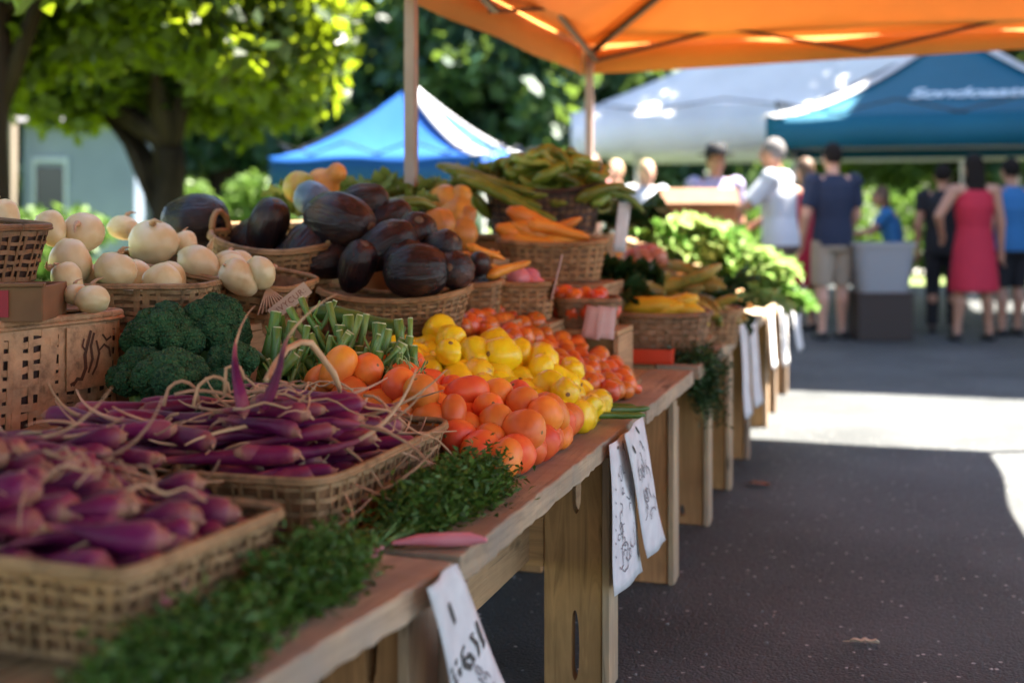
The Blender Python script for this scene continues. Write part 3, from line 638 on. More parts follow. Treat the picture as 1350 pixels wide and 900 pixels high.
# ------------------------------------------------------------------ paper signs
def paper(label, corners, X, bulge, strokes=(), soft=(), mat=PAPER, nv=14, group=None, curl=.02, flip=False):
    """corners: photo pixels of top near, top far, bottom far, bottom near on the plane x = X"""
    a, b, c_, d = [pX(px, py, X) for px, py in corners]; o0 = (a+b)/2
    def at(u, v, lift=0.0):
        p = a.lerp(b, u).lerp(d.lerp(c_, u), v); q = bulge*math.sin(math.pi*min(1, v*1.05))*math.sin(math.pi*u*.9+.2) + curl*v*v + .004*math.sin(u*7+v*5)
        p.x += q+lift; return p
    g = [[at(u/7, v/nv) for u in range(8)] for v in range(nv+1)]
    o = MB().sheet(g).build('paper_sign', mat, None, o0, True, solid=.0008); tag(o, label, 'paper sign', group)
    def ink(sts, w_, m):
        mb = MB()
        for st in sts:
            wd = w_
            if isinstance(st[0], (int, float)): wd, st = st[0], st[1]
            if len(st) == 2: st = [st[0], ((st[0][0]+st[1][0])/2, (st[0][1]+st[1][1])/2), st[1]]
            vs = []
            for i, (u, v) in enumerate(st):
                p = at(u, v, .0022); q = at(*st[min(i+1, len(st)-1)], .0022) - at(*st[max(i-1, 0)], .0022)
                n = Vector((0, -q.z, q.y)); n = n.normalized() if n.length > 0 else Vector((0, 1, 0)); ww = wd*(.55+.45*math.sin(math.pi*(i+.5)/len(st)))
                vs += [p+n*ww, p-n*ww]
            mb.add(vs, [(2*i, 2*i+2, 2*i+3, 2*i+1) for i in range(len(st)-1)])
        return mb.build('handwriting' if m is INK else 'scribble', m, o, o0)
    if strokes: ink(strokes, .0045, INK)
    if soft: ink(soft, .0022, INK_SOFT)
    return o
def scribble(u0, v0, u1, v1, n, seed):
    rs = random.Random(seed); st = []
    for i in range(n):
        u = rs.uniform(u0, u1); v = rs.uniform(v0, v1); a = rs.uniform(0, 6); q = []
        for k in range(rs.choice((4, 6, 9))):
            u += .035*math.cos(a); v += .028*math.sin(a); a += rs.uniform(-.2, 1.5); q.append((u, v))
        st.append(q)
    return st
def ell(cu, cv, ru, rv, a0, a1, n=10): return [(cu+ru*math.cos(a0+(a1-a0)*i/(n-1)), cv+rv*math.sin(a0+(a1-a0)*i/(n-1))) for i in range(n)]
paper('large white paper sign with bold handwritten digits, hanging at the end of the nearest table', [(563, 775), (600, 742), (672, 935), (598, 960)], -.632, .006,
      [(.006, [(.42, .17), (.43, .30)]), (.005, [(.84, .34), (.80, .42), (.80, .48)]), (.0045, [(.86, .47), (.74, .505)]),
       (.004, [(.68, .40), (.60, .41), (.66, .47), (.62, .53), (.58, .55)]), (.0055, [(.44, .45), (.34, .50), (.32, .57), (.40, .60), (.50, .56), (.46, .52), (.36, .54)]),
       (.0055, [(.19, .52), (.19, .55)]), (.0055, [(.20, .585), (.22, .63)]), (.005, [(.06, .565), (.06, .59)]), (.005, [(.07, .61), (.09, .635)]), (.005, [(.08, .65), (.11, .68)])],
      scribble(.2, .66, .6, .80, 9, 3) + scribble(.3, .8, .8, .97, 10, 4) + [(.004, [(.5, .78), (.58, .86), (.66, .92)]), (.0045, [(.28, .80), (.40, .83), (.5, .87)])])
paper('long white paper sign hanging on the broad leg of the tomato table, nearer of two', [(803, 586), (831, 566), (838, 752), (801, 785)], -.632, .012,
      [(.004, [(.62, .04), (.63, .10)]), (.004, [(.25, .045), (.30, .05)])], scribble(.2, .14, .75, .80, 26, 8) + [[(.08, .3+.09*i), (.11, .315+.09*i)] for i in range(6)])
paper('white paper sign with a slanting lower edge, overlapping the sign nearer to the broad leg', [(823, 572), (846, 549), (869, 711), (845, 735)], -.610, .012,
      [(.004, [(.62, .03), (.72, .09)]), (.004, [(.15, .11), (.25, .18)])], scribble(.2, .2, .7, .72, 22, 12))
for i, (cs, lab) in enumerate([
    ([(975, 428), (984, 424), (989, 545), (979, 552)], 'narrow white paper strip hanging in front of the others from the table before the lettuce'),
    ([(986, 424), (996, 420), (1003, 530), (992, 538)], 'white paper strip with a curled lower edge beside the nearest hanging strip'),
    ([(1012, 410), (1018, 407), (1022, 482), (1016, 487)], 'greyish paper strip hanging in the shade below the sunlit lettuce'),
    ([(1027, 405), (1036, 401), (1038, 478), (1030, 483)], 'pale paper strip hanging straight down below the sunlit lettuce'),
    ([(1041, 400), (1052, 396), (1057, 458), (1050, 464)], 'white paper strip hanging at the far end corner of the row of tables')]):
    paper(lab, cs, -.628, .006, group=None, curl=.015)
# ------------------------------------------------------------------ baskets
def basket(label, L, W, H, loc, rot=(0, 0, 0), mat=WK_LIGHT, flare=.14, bands=6, gap=.02, bw=.010, th=.0022, sw=.008, n=5, rim_r=.006, dip=0.0, handles=False, name='wicker_basket', group=None, pair=False, rim_mat=None, shade_lining=None):
    """woven basket: horizontal splints in and out of upright stakes, a rim and a floor; dip raises the two ends of the rim"""
    t = thing(name, label, 'basket', loc, rot, group=group); P = []
    K = 400
    for i in range(K):
        a = 2*math.pi*i/K; ca, sa = math.cos(a), math.sin(a)
        P.append(Vector((L/2*math.copysign(abs(ca)**(2/n), ca), W/2*math.copysign(abs(sa)**(2/n), sa), 0)))
    d = [0]
    for i in range(K): d.append(d[-1]+(P[(i+1) % K]-P[i]).length)
    per = d[-1]; ns = max(12, int(per/gap)//2*2)
    def at(s, v, off=0.0):
        s = s % 1*per; lo = 0; hi = K
        while hi-lo > 1:
            mid = (lo+hi)//2
            if d[mid] <= s: lo = mid
            else: hi = mid
        f = (s-d[lo])/max(1e-9, d[lo+1]-d[lo]); p = P[lo].lerp(P[(lo+1) % K], f); tg = (P[(lo+1) % K]-P[lo]).normalized(); nn = Vector((tg.y, -tg.x, 0))
        k = 1+flare*(v-1); e = (abs(p.x)/(L/2))**2.2
        q = Vector((p.x*k, p.y*k, H*v*(1+dip*(e-.35)))) + nn*off; return q, nn, tg
    mb = MB(); rs = random.Random(int(abs(loc[0]*1000+loc[1]*777)))
    for b in range(bands):
        v = (b+.5)/bands*.95; vs = []; hb = bw*rs.uniform(.65, 1.35); v += rs.uniform(-.02, .02); w1, w2 = rs.uniform(9, 23), rs.uniform(0, 6)
        m_ = ns*3
        for i in range(m_):
            st = i/3; off = (th*.9)*math.cos(math.pi*(st+b)) ; s = i/m_
            c, nn, tg = at(s, v+.012*math.sin(2*math.pi*int(w1)*s+w2)); vs += [c+nn*(off-th*.35)+Vector((0, 0, -hb/2)), c+nn*(off+th*.35)+Vector((0, 0, -hb/2)), c+nn*(off+th*.35)+Vector((0, 0, hb/2)), c+nn*(off-th*.35)+Vector((0, 0, hb/2))]
        mb.add(vs, [(i*4+k, i*4+(k+1) % 4, ((i+1) % m_)*4+(k+1) % 4, ((i+1) % m_)*4+k) for i in range(m_) for k in range(4)])
    for i in range(ns):
        if pair and i % 4 == 3: continue
        s0 = i/ns+rs.uniform(-.22, .22)/ns; ww = sw*rs.uniform(.55, 1.35)/per/2; ln = rs.uniform(-.35, .35)/ns; vs = []
        for v in (0, .33, .66, .985):
            for s, o_ in ((s0-ww, -th*.35), (s0+ww, -th*.35), (s0+ww, th*.35), (s0-ww, th*.35)):
                vs.append(at(s+ln*(v-.5), v, o_+rs.uniform(-.0004, .0004))[0])
        mb.add(vs, [(j*4+k, j*4+(k+1) % 4, (j+1)*4+(k+1) % 4, (j+1)*4+k) for j in range(3) for k in range(4)])
    mb.build('woven_wall', mat, t)
    m2 = MB(); ring = [at(i/96, 1.0)[0] for i in range(97)]; m2.tube(ring, rim_r, 8, flat=1.0)
    ring2 = [at(i/96, .955, th+rim_r*.55)[0] for i in range(97)]; m2.tube(ring2, rim_r*.55, 6)
    ring3 = [at(i/400, .985, (rim_r*.75)*math.cos(i*.9))[0] + Vector((0, 0, rim_r*.75*math.sin(i*.9))) for i in range(401)]; m2.tube(ring3, rim_r*.32, 5)
    m2.build('rim', rim_mat or mat, t, smooth=True)
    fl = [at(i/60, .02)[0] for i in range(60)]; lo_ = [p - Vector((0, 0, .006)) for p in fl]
    MB().add(fl+lo_, [tuple(range(59, -1, -1)), tuple(range(60, 120))] + [(i, (i+1) % 60, 60+(i+1) % 60, 60+i) for i in range(60)]).build('floor', shade_lining or mat, t)
    if shade_lining:  # dark inner wall added so the weave gaps read as shade
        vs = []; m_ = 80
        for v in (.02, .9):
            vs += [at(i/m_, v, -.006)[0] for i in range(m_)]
        MB().add(vs, [(i, (i+1) % m_, m_+(i+1) % m_, m_+i) for i in range(m_)]).build('shade_lining', shade_lining, t, solid=.002)
    if handles:
        for sx in (-1, 1):
            pts = [Vector((sx*L*.49, W*.20*math.cos(a), H*(1+dip*.65) + .055*math.sin(a))) + Vector((sx*.012*math.sin(a), 0, 0)) for a in [math.pi*i/12 for i in range(13)]]
            MB().tube(pts, rim_r*1.1, 8).build('handle', rim_mat or mat, t, smooth=True)
    return t
AY = math.pi/2                                        # long side along the row
basket('low wicker basket of purple carrots nearest the camera, its lattice side facing the aisle', .36, .34, .118, (-1.005, 1.474, ZT), (0, 0, AY-R(5)), WK_LIGHT, flare=.14, bands=6, gap=.024, bw=.0075, sw=.0075, rim_r=.0075, n=12, shade_lining=WK_DARK)
basket('long low wicker basket of purple carrots beside the coral tomatoes', .62, .30, .110, (-1.005, 2.15, ZT), (0, 0, AY), WK_LIGHT, flare=.13, bands=5, gap=.026, bw=.0065, sw=.0065, rim_r=.006, n=7, shade_lining=WK_DARK)
B1 = basket('big square peach coloured wicker basket with dark brown emblem at the left edge', .78, .34, .225, (-1.835, 2.08, .70), (0, 0, AY-R(9)), WK_PEACH, flare=.03, bands=9, gap=.030, bw=.0175, sw=.021, rim_r=.008, n=14, shade_lining=WK_DEEP)
p = pf(172, 382, 3.05); basket('shallow wicker basket of round turnips behind the big peach basket', .36, .30, .10, (-1.72, 2.66, .875), (0, 0, R(14)), WK_LIGHT, flare=.08, bands=6, gap=.026, bw=.010, sw=.012, n=8, rim_r=.006, pair=True, shade_lining=WK_DARK)
B3 = basket('slanting wicker basket of pale turnips with a paper tag tied to its corner', .50, .27, .125, (-1.70, 2.945, .875), (R(4), R(9), R(4)), WK_MID, flare=.16, bands=6, gap=.030, bw=.012, sw=.010, n=6, rim_r=.006, shade_lining=WK_DARK)
basket('boat shaped wicker basket with a raised handle holding dark eggplants', .36, .26, .15, (-1.70, 3.29, .897), (0, R(6), R(2)), WK_MID, flare=.2, bands=8, gap=.026, bw=.010, sw=.009, n=3.2, rim_r=.008, dip=.22, handles=True, shade_lining=WK_DARK)
EB = basket('wide boat shaped wicker basket overflowing with big dark eggplants', .41, .30, .115, (-1.325, 3.30, .80), (0, 0, R(13)), WK_MID, flare=.17, bands=8, gap=.024, bw=.007, sw=.0085, n=3.4, rim_r=.0075, dip=.24, shade_lining=WK_DARK)
riser('wooden crate step under the basket of eggplants', -1.98, -1.225, 3.10, 3.86, .702, .798)
riser('wooden crate step under the boat shaped handled basket', -2.0, -1.56, 3.12, 3.75, .80, .890)
riser('wooden crate step under the two small baskets of turnips', -2.1, -1.5, 2.5, 3.08, .702, .868)
def small(label, px, py, f, L, W, H, rz=0, mat=WK_MID, dip=.1, rx=0, **kw):
    p = pf(px, py, f); return basket(label, L, W, H, p, (rx, 0, TH+rz), mat, bands=6, gap=.03, bw=.010, sw=.010, n=4, rim_r=.008, dip=dip, shade_lining=WK_DARK, **kw), p
SB1, p1 = small('small wicker basket of little eggplants and orange carrots', 628, 415, 3.95, .16, .18, .10)
SB2, p2 = small('wicker basket of pink radishes with a broad upright handle', 690, 418, 4.05, .20, .18, .11, dip=.05)
SB3, p3 = small('wicker basket of fat orange carrots, its woven end turned to the aisle', 728, 368, 4.5, .38, .26, .13, mat=WK_MID)
SB4, p4 = small('dark crate shaped basket under the heap of green peppers', 716, 306, 5.0, .46, .30, .17, mat=WK_DEEP, dip=.2)
SB5, p5 = small('round basket of red tomatoes behind the small orange tomatoes', 773, 428, 4.15, .21, .20, .085, mat=WK_DARK, dip=0)
SB6, p6 = small('dark brown basket of yellow marrows beside the red tray', 868, 462, 4.62, .36, .28, .14, mat=WK_DARK, dip=.05, rz=R(4))
SB7, p7 = small('flat basket of pinkish onions in front of the lettuce', 845, 372, 5.5, .32, .28, .08, mat=WK_MID, dip=0)
SB8, p8 = small('pale slatted basket of striped marrows at the aisle edge', 930, 450, 5.2, .28, .24, .13, mat=WK_LIGHT, dip=.05)
MB().tube(arc((-.10, -.05, .11), (-.10, .07, .11), (.0, 0, .10), 12), .009, 8).build('handle', WK_LIGHT, SB2, smooth=True)
# handle on the aisle side of the radish basket, and the emblem and hanging tag
g = [[(.085+.035*i/8, -.09+.016*j, .06+.14*i/8) for j in range(3)] for i in range(9)]
MB().sheet(g).build('strap', PINKCARD, SB2, smooth=True, solid=.004)
def stepcrates():
    for lab, pp, L, W in (('wooden crate step under the little eggplants and carrots', p1, .30, .3), ('wooden crate step under the pink radishes', p2, .24, .24), ('wooden crate step under the fat orange carrots', p3, .44, .34), ('wooden crate step under the green peppers', p4, .5, .36), ('wooden crate step under the red tomatoes', p5, .26, .24), ('wooden crate step under the pinkish onions', p7, .34, .32)):
        zb = .702 if pp.x < -1.24-L/2 else ZT+.002
        if pp.z-.008-zb > .03: riser(lab, pp.x-L/2, pp.x+L/2, pp.y-W/2, pp.y+W/2, zb, pp.z-.007)
stepcrates()
# emblem burnt into the big peach basket
def emblem():
    mb = MB(); rs = random.Random(4)
    def pt(u, v): return (.22+u*.12, -.17-.010-.0*v, .085+v*.11)
    for st, w_ in (([(.0, .0), (.1, .12), (.2, .1), (.3, .3), (.28, .55), (.36, .8), (.42, 1.0)], .010), ([(.36, .2), (.46, .45), (.42, .7), (.5, .95)], .008), ([(.45, .15), (.55, .3), (.62, .55), (.55, .8)], .007), ([(.62, .6), (.74, .7), (.86, .62), (.9, .45)], .006), ([(.7, .9), (.8, .78), (.92, .84)], .006), ([(.05, .06), (-.06, .02)], .008), ([(.3, .62), (.22, .72), (.26, .86)], .006)):
        q = [Vector(pt(*s)) for s in st]; vs = []
        for i, p in enumerate(q):
            tg = q[min(i+1, len(q)-1)]-q[max(i-1, 0)]; n_ = Vector((-tg.z, 0, tg.x)).normalized()*w_*.5*(.6+.4*math.sin(math.pi*(i+.4)/len(q)))
            vs += [p+n_, p-n_]
        mb.add(vs, [(2*i, 2*i+2, 2*i+3, 2*i+1) for i in range(len(q)-1)])
    pl = MB().box((.205, -.1765, .075), (.335, -.1745, .205)).build('emblem_panel', WK_PEACH, B1)
    e = mb.build('emblem', INK_DARKBROWN, pl); e.location = (0, -.0005+.003-.0, 0)
    for v_ in e.data.vertices: v_.co.y = -.1775-.003
emblem()
def hang_tag():
    p = pf(382, 397, 3.08); t = thing('paper_tag', 'slanting pinkish paper tag with brown lettering on the turnip basket corner', 'tag', p, (R(90), R(-38), TH+R(8)))
    MB().box((-.055, -.0165, -.0006), (.055, .0165, .0006)).build('card', TAGM, t, bevel=.0004)
    fc = bpy.data.curves.new('tag_text', 'FONT'); fc.body = 'IVYCUR:'; fc.size = .020; fc.align_x = 'CENTER'; fc.align_y = 'CENTER'; fc.extrude = .0002; fc.space_character = 1.15
    fo = bpy.data.objects.new('tag_text', fc); col.objects.link(fo); dg = bpy.context.evaluated_depsgraph_get()
    me = bpy.data.meshes.new_from_object(fo.evaluated_get(dg)); bpy.data.objects.remove(fo)
    o = link('lettering', me, INK_BROWN, t); o.location = (.004, 0, .0010)
    q = pf(352, 378, 3.12)
    for i in range(9):
        e_ = pf(338+i*5, 412-i*1.5, 3.10); MB().tube([q-p, (q-p).lerp(e_-p, .5)+Vector((.003, 0, .002)), e_-p], .0016, 5)
    mb = MB(); inv = t.rotation_euler.to_matrix().inverted()
    for i in range(9):
        e_ = pf(340+i*5.5, 415-i*1.8, 3.08); mb.tube([inv @ (q-p), inv @ (q.lerp(e_, .5)-p), inv @ (e_-p)], .0018, 5)
    mb.build('string', TAGM, t, smooth=True)
hang_tag()
# ------------------------------------------------------------------ produce shapes
def fruit(name, prof, seed, lobes=0, amp=0.0, na=.04, nf=2.0, bend=0.0, seg=28, ring=20, squash=1.0):
    """prof: (z, radius) along the axis, interpolated; lobes and noise roughen it"""
    rs = random.Random(seed); zs = [p[0] for p in prof]; r_ = [p[1] for p in prof]; off = rs.uniform(0, 90)
    zmin, zmax = zs[0], zs[-1]; mid = (zmin+zmax)/2; hl = (zmax-zmin)/2
    def rad(z):
        t = (z-mid)/hl
        q = np.interp(z, zs, r_); return q
    def fn(p, q):
        z = mid + hl*p.z; a = math.atan2(p.y, p.x); rr = rad(z)*(1+amp*math.cos(lobes*a+seed) if lobes else 1)
        rr *= 1 + na*noise.noise((p.x*nf+off, p.y*nf, p.z*nf)) + na*.5*noise.noise((p.x*nf*2.3, p.y*nf*2.3+off, p.z*nf*2.3))
        x, y = rr*math.cos(a), rr*math.sin(a)*squash
        if abs(p.z) > .999: x = y = 0
        return Vector((x + bend*(p.z**2)*hl, y, z))
    mb = MB().ball((0, 0, 0), 1, seg, ring, fn=fn); return mb.mesh(name)
def ovalprof(r, l, shoulder=0.0, dim=.06, n=13, egg=0.0):
    out = []
    for i in range(n):
        a = math.pi*i/(n-1); z = -math.cos(a); q = math.sin(a)**(.85)*(1+egg*z)
        zz = z*l
        if i == n-1: zz = l*(1-dim)
        if i == n-2: zz = l*(1-dim*.2)*abs(z)
        out.append((zz, max(r*q, 1e-4)))
    for i in range(1, n):
        if out[i][0] <= out[i-1][0]: out[i] = (out[i-1][0]+1e-4, out[i][1])
    return out
def variants(name, mat, specs):
    ms = []
    for i, s in enumerate(specs):
        me = fruit(name, **s, seed=i*3+1); me.materials.append(mat); ms.append(me)
    return ms
PEACH_V = variants('coral_tomato', PEACH, [dict(prof=ovalprof(.046, .052), lobes=3, amp=.02), dict(prof=ovalprof(.043, .060, egg=.12), lobes=2, amp=.05), dict(prof=ovalprof(.048, .047), lobes=5, amp=.02), dict(prof=ovalprof(.042, .062, egg=-.1), lobes=2, amp=.04, bend=.12), dict(prof=ovalprof(.046, .056, egg=.2), lobes=3, amp=.04), dict(prof=ovalprof(.037, .05), lobes=2, amp=.03)])
def pear(r, neck, l): return [(-l, .001), (-l*.96, r*.35), (-l*.8, r*.72), (-l*.5, r*.97), (-l*.2, r), (l*.1, r*.88), (l*.32, (r*.6+neck)/1.9), (l*.5, neck*1.0), (l*.72, neck*1.05), (l*.9, neck*.8), (l*.98, neck*.4), (l, .001)]
YEL_V = variants('yellow_squash', YELLOW, [dict(prof=ovalprof(.038, .042), lobes=5, amp=.05, na=.10), dict(prof=pear(.040, .024, .062), lobes=3, amp=.04, na=.10), dict(prof=ovalprof(.040, .036, dim=.14), lobes=4, amp=.09, na=.08), dict(prof=pear(.036, .028, .055), lobes=2, amp=.05, na=.12, bend=.3), dict(prof=ovalprof(.033, .038, egg=.2), lobes=3, amp=.05, na=.12), dict(prof=ovalprof(.042, .046, egg=-.18), lobes=3, amp=.06, na=.1)])
TOM_V = variants('orange_tomato', TOMATO, [dict(prof=ovalprof(.031, .033), lobes=4, amp=.02), dict(prof=ovalprof(.029, .038, egg=.1), lobes=2, amp=.04), dict(prof=ovalprof(.033, .030), lobes=5, amp=.03), dict(prof=pear(.030, .014, .040), lobes=2, amp=.03, na=.06), dict(prof=ovalprof(.026, .028), lobes=3, amp=.03)])
TUR_V = variants('turnip', TURNIP, [dict(prof=ovalprof(.98, .86, dim=.1), lobes=3, amp=.03, na=.07), dict(prof=ovalprof(.86, 1.16, egg=.22), lobes=2, amp=.04, na=.07), dict(prof=ovalprof(1.0, .78, egg=-.1), lobes=4, amp=.03, na=.07)])
EGG_V = variants('eggplant', EGG, [dict(prof=ovalprof(.93, 1.30, egg=-.10, dim=.08), lobes=9, amp=.022, na=.07, seg=44), dict(prof=ovalprof(.86, 1.42, egg=.14, dim=.07), lobes=8, amp=.024, na=.07, seg=44), dict(prof=ovalprof(.97, 1.18, dim=.09), lobes=10, amp=.026, na=.06, seg=40)])
LONG_V = {}
def longveg(name, mat, L, r, taper=.5, bend=.12, seed=0, ribs=0):
    rs = random.Random(seed); pts = []; rad = []; at = []
    for i in range(12):
        s = i/11; pts.append((L*(s-.5), bend*L*math.sin(math.pi*s)*.8 + .01*rs.uniform(-1, 1)*L, bend*L*.3*math.sin(2*math.pi*s)*rs.uniform(.3, 1)))
        rad.append(r*(1-taper*s)*(min(1, .55+s*5) if s < .1 else 1)*(1+.05*rs.uniform(-1, 1)) if s < .93 else r*(1-taper)*.6)
    me = MB().tube(pts, rad, 10, rnd_cap=True).mesh(name); me.materials.append(mat); return me

def put(me, name, label, cat, group, p, rot=None, scale=1.0):
    o = link(name, me, None, None, p, rot or (rnd.uniform(0, 6.28), rnd.uniform(0, 6.28), rnd.uniform(0, 6.28)), scale); return tag(o, label, cat, group)

# ------------------------------------------------------------------ heaps that rest on one another
def in_poly(x, y, poly):
    c = False; n = len(poly)
    for i in range(n):
        (x1, y1), (x2, y2) = poly[i], poly[(i+1) % n]
        if (y1 > y) != (y2 > y) and x < (x2-x1)*(y-y1)/(y2-y1)+x1: c = not c
    return c
def to_poly(x, y, poly):
    best = None
    for i in range(len(poly)):
        a = Vector(poly[i]); b = Vector(poly[(i+1) % len(poly)]); d = b-a; s = max(0, min(1, (Vector((x, y))-a).dot(d)/d.dot(d))); q = a+d*s; e = (q-Vector((x, y))).length
        if best is None or e < best[0]: best = (e, q)
    return best[1]
def settle(n, poly, rr, floor, drop=.12, it=160, press=.93, seed=0, inset=0.0):
    rs = np.random.RandomState(seed); xs = [p[0] for p in poly]; ys = [p[1] for p in poly]; P = []
    while len(P) < n:
        x, y = rs.uniform(min(xs), max(xs)), rs.uniform(min(ys), max(ys))
        if in_poly(x, y, poly): P.append((x, y, floor(x, y)+rs.uniform(.03, drop)))
    P = np.array(P); r = np.array([rr[i % len(rr)] for i in range(n)]); P0 = P.copy()
    for k in range(it):
        P[:, 2] -= .004; P[:, :2] += (P0[:, :2]-P[:, :2])*.012
        for q in range(3):
            D = P[:, None]-P[None]; L = np.sqrt((D**2).sum(-1))+1e-9; M = (r[:, None]+r[None])*press - L; np.fill_diagonal(M, 0); M = np.maximum(M, 0)
            P += (D/L[..., None]*(M*.36)[..., None]).sum(1)
            for i in range(n):
                if not in_poly(P[i, 0], P[i, 1], poly):
                    c = to_poly(P[i, 0], P[i, 1], poly); P[i, :2] = c
                P[i, 2] = max(P[i, 2], floor(P[i, 0], P[i, 1])+r[i]*.93)
    return P, r
def slope(zb, x0, k): return lambda x, y: zb + max(0.0, (x0-x))*k
peach_poly = [(-.735, 2.43), (-.725, 2.93), (-.93, 2.86), (-1.19, 2.80), (-1.19, 2.52), (-.90, 2.50), (-.80, 2.44)]
P, r = settle(76, peach_poly, [.036, .034, .037, .034, .036, .029], slope(.612, -.72, .27), .20, seed=3)
NEARP = 'coral red tomato in the heap beside the purple carrots'
for i, p in enumerate(P): put(PEACH_V[i % 6], 'coral_tomato', NEARP, 'tomato', 'coral tomatoes heaped on the plank table', p, None, .80*rnd.uniform(.92, 1.12))
scar_f = MB().ball((0, 0, 0), (.0075, .0075, .0022), 10, 6).mesh('stem_scar'); scar_f.materials.append(skin('fruit_scar', [(0.3, (0.20, 0.10, 0.03)), (0.7, (0.34, 0.20, 0.07))], 60, .7, 0, 10))
yel_poly = [(-.735, 2.97), (-.74, 3.30), (-.95, 3.34), (-1.13, 3.20), (-1.20, 3.05), (-1.20, 2.88), (-.95, 2.92)]
P, r = settle(68, yel_poly, [.037, .036, .035, .035, .032, .040], slope(.612, -.74, .33), .20, seed=4)
for i, p in enumerate(P): put(YEL_V[i % 6], 'yellow_squash', 'lumpy bright yellow squash in the heap between the coral and the orange tomatoes', 'squash', 'yellow squashes heaped on the plank table', p, None, 1.0*rnd.uniform(.9, 1.1))
tom_poly = [(-.73, 3.38), (-.735, 3.66), (-.83, 3.86), (-1.19, 3.90), (-1.19, 3.40)]
P, r = settle(84, tom_poly, [.031, .030, .031, .030, .026], slope(.612, -.74, .41), .20, seed=6)
for i, p in enumerate(P): put(TOM_V[i % 5], 'orange_tomato', 'small orange tomato in the heap behind the yellow squash', 'tomato', 'orange tomatoes heaped beside the yellow squash', p)
rb = [p5.x, p5.y]
rpoly = [(rb[0]+.085*math.cos(a), rb[1]+.08*math.sin(a)) for a in [i*math.pi/5 for i in range(10)]]
P, r = settle(20, rpoly, [.03], lambda x, y: p5.z+.02, .2, seed=9)
RED_V = variants('red_tomato', REDTOM, [dict(prof=ovalprof(.031, .029), lobes=5, amp=.03), dict(prof=ovalprof(.030, .034), lobes=3, amp=.03)])
for i, p in enumerate(P): put(RED_V[i % 2], 'red_tomato', 'glossy red tomato in the round dark basket', 'tomato', 'red tomatoes in the round basket', p)

for o in list(col.objects):
    if o.name.split('.')[0] in ('coral_tomato', 'yellow_squash', 'orange_tomato', 'red_tomato'):
        zt_ = max(v_.co.z for v_ in o.data.vertices); link('stem_scar', scar_f, None, o, (0, 0, zt_*.985), None, .7 if 'squash' not in o.name else .9)
# ------------------------------------------------------------------ turnips and eggplants, one by one
for k_ in range(2):
    cx_, cy_, n_, zb_ = ((-1.72, 2.66, 9, .925), (-1.70, 2.945, 7, .945))[k_]
    for i in range(n_):
        a = i*2.399; q_ = .13*((i+.5)/n_)**.5
        put(TUR_V[i % 3], 'turnip', ('turnip buried under the others in the shallow basket', 'turnip buried under the others in the slanting basket')[k_], 'turnip', ('turnips low in the shallow basket', 'turnips low in the slanting basket')[k_], (cx_+math.cos(a)*q_, cy_+math.sin(a)*q_*.75, zb_+.055*(i % 2)), None, .044)
o = MB().box((-.16, -.20, 0), (.13, .20, .005)).build('card_sheet', CARD, None, (0, 0, 0), bevel=.001); o.location = (-1.80, 2.24, .934); o.rotation_euler = (0, 0, -R(9)); tag(o, 'brown card sheet laid over the far end of the big peach basket', 'card')
stub = MB().tube([(0, 0, 0), (.12, 0, .30), (.45, .1, .55)], [.16, .08, .03], 8, rnd_cap=True).mesh('root_stub'); stub.materials.append(ROOT)
for i, (px, py, f, rad, lab) in enumerate([
    (110, 306, 3.05, .050, 'large round turnip with dimpled top, highest in the shallow basket'), (68, 302, 3.0, .039, 'pale turnip half hidden behind the large dimpled one'),
    (92, 346, 2.93, .055, 'broad blushing turnip in the middle of the shallow basket'), (152, 356, 2.93, .048, 'turnip at the right rim of the shallow basket, root stub showing'),
    (90, 371, 2.80, .038, 'small turnip in front of the broad blushing one'), (122, 394, 2.66, .036, 'small pale turnip at the rim of the big peach basket'), (100, 388, 2.68, .026, 'smallest turnip, tucked beside a pale one at the big basket rim'),
    (4, 292, 2.9, .045, 'turnip cut by the left picture edge in the dark wicker'),
    (163, 300, 3.5, .042, 'yellowish turnip at the far end of the slanting basket'), (201, 320, 3.35, .066, 'biggest egg shaped turnip in the slanting basket'),
    (246, 323, 3.42, .034, 'little turnip peeping out behind the biggest egg shaped one'), (262, 347, 3.2, .055, 'smooth cream turnip in the middle of the slanting basket'), (302, 348, 3.25, .04, 'turnip partly hidden behind the pair at the tagged corner'),
    (316, 367, 3.10, .046, 'cream turnip at the rim by the paper tag, nearer of the pair'), (344, 359, 3.12, .042, 'cream turnip at the rim by the paper tag, farther of the pair')]):
    o = put(TUR_V[i % 3], 'turnip', lab, 'turnip', 'turnips in the wicker baskets', pf(px, py, f), (rnd.uniform(-.6, .6), rnd.uniform(-.6, 1.8), rnd.uniform(0, 6)), rad*1.0)
    if 1: s = link('root_stub', stub, None, o, (0, 0, .9), (0, .4, i))
scar = MB().ball((0, 0, 0), (.20, .20, .06), 12, 8).mesh('stem_scar'); scar.materials.append(SCAR)
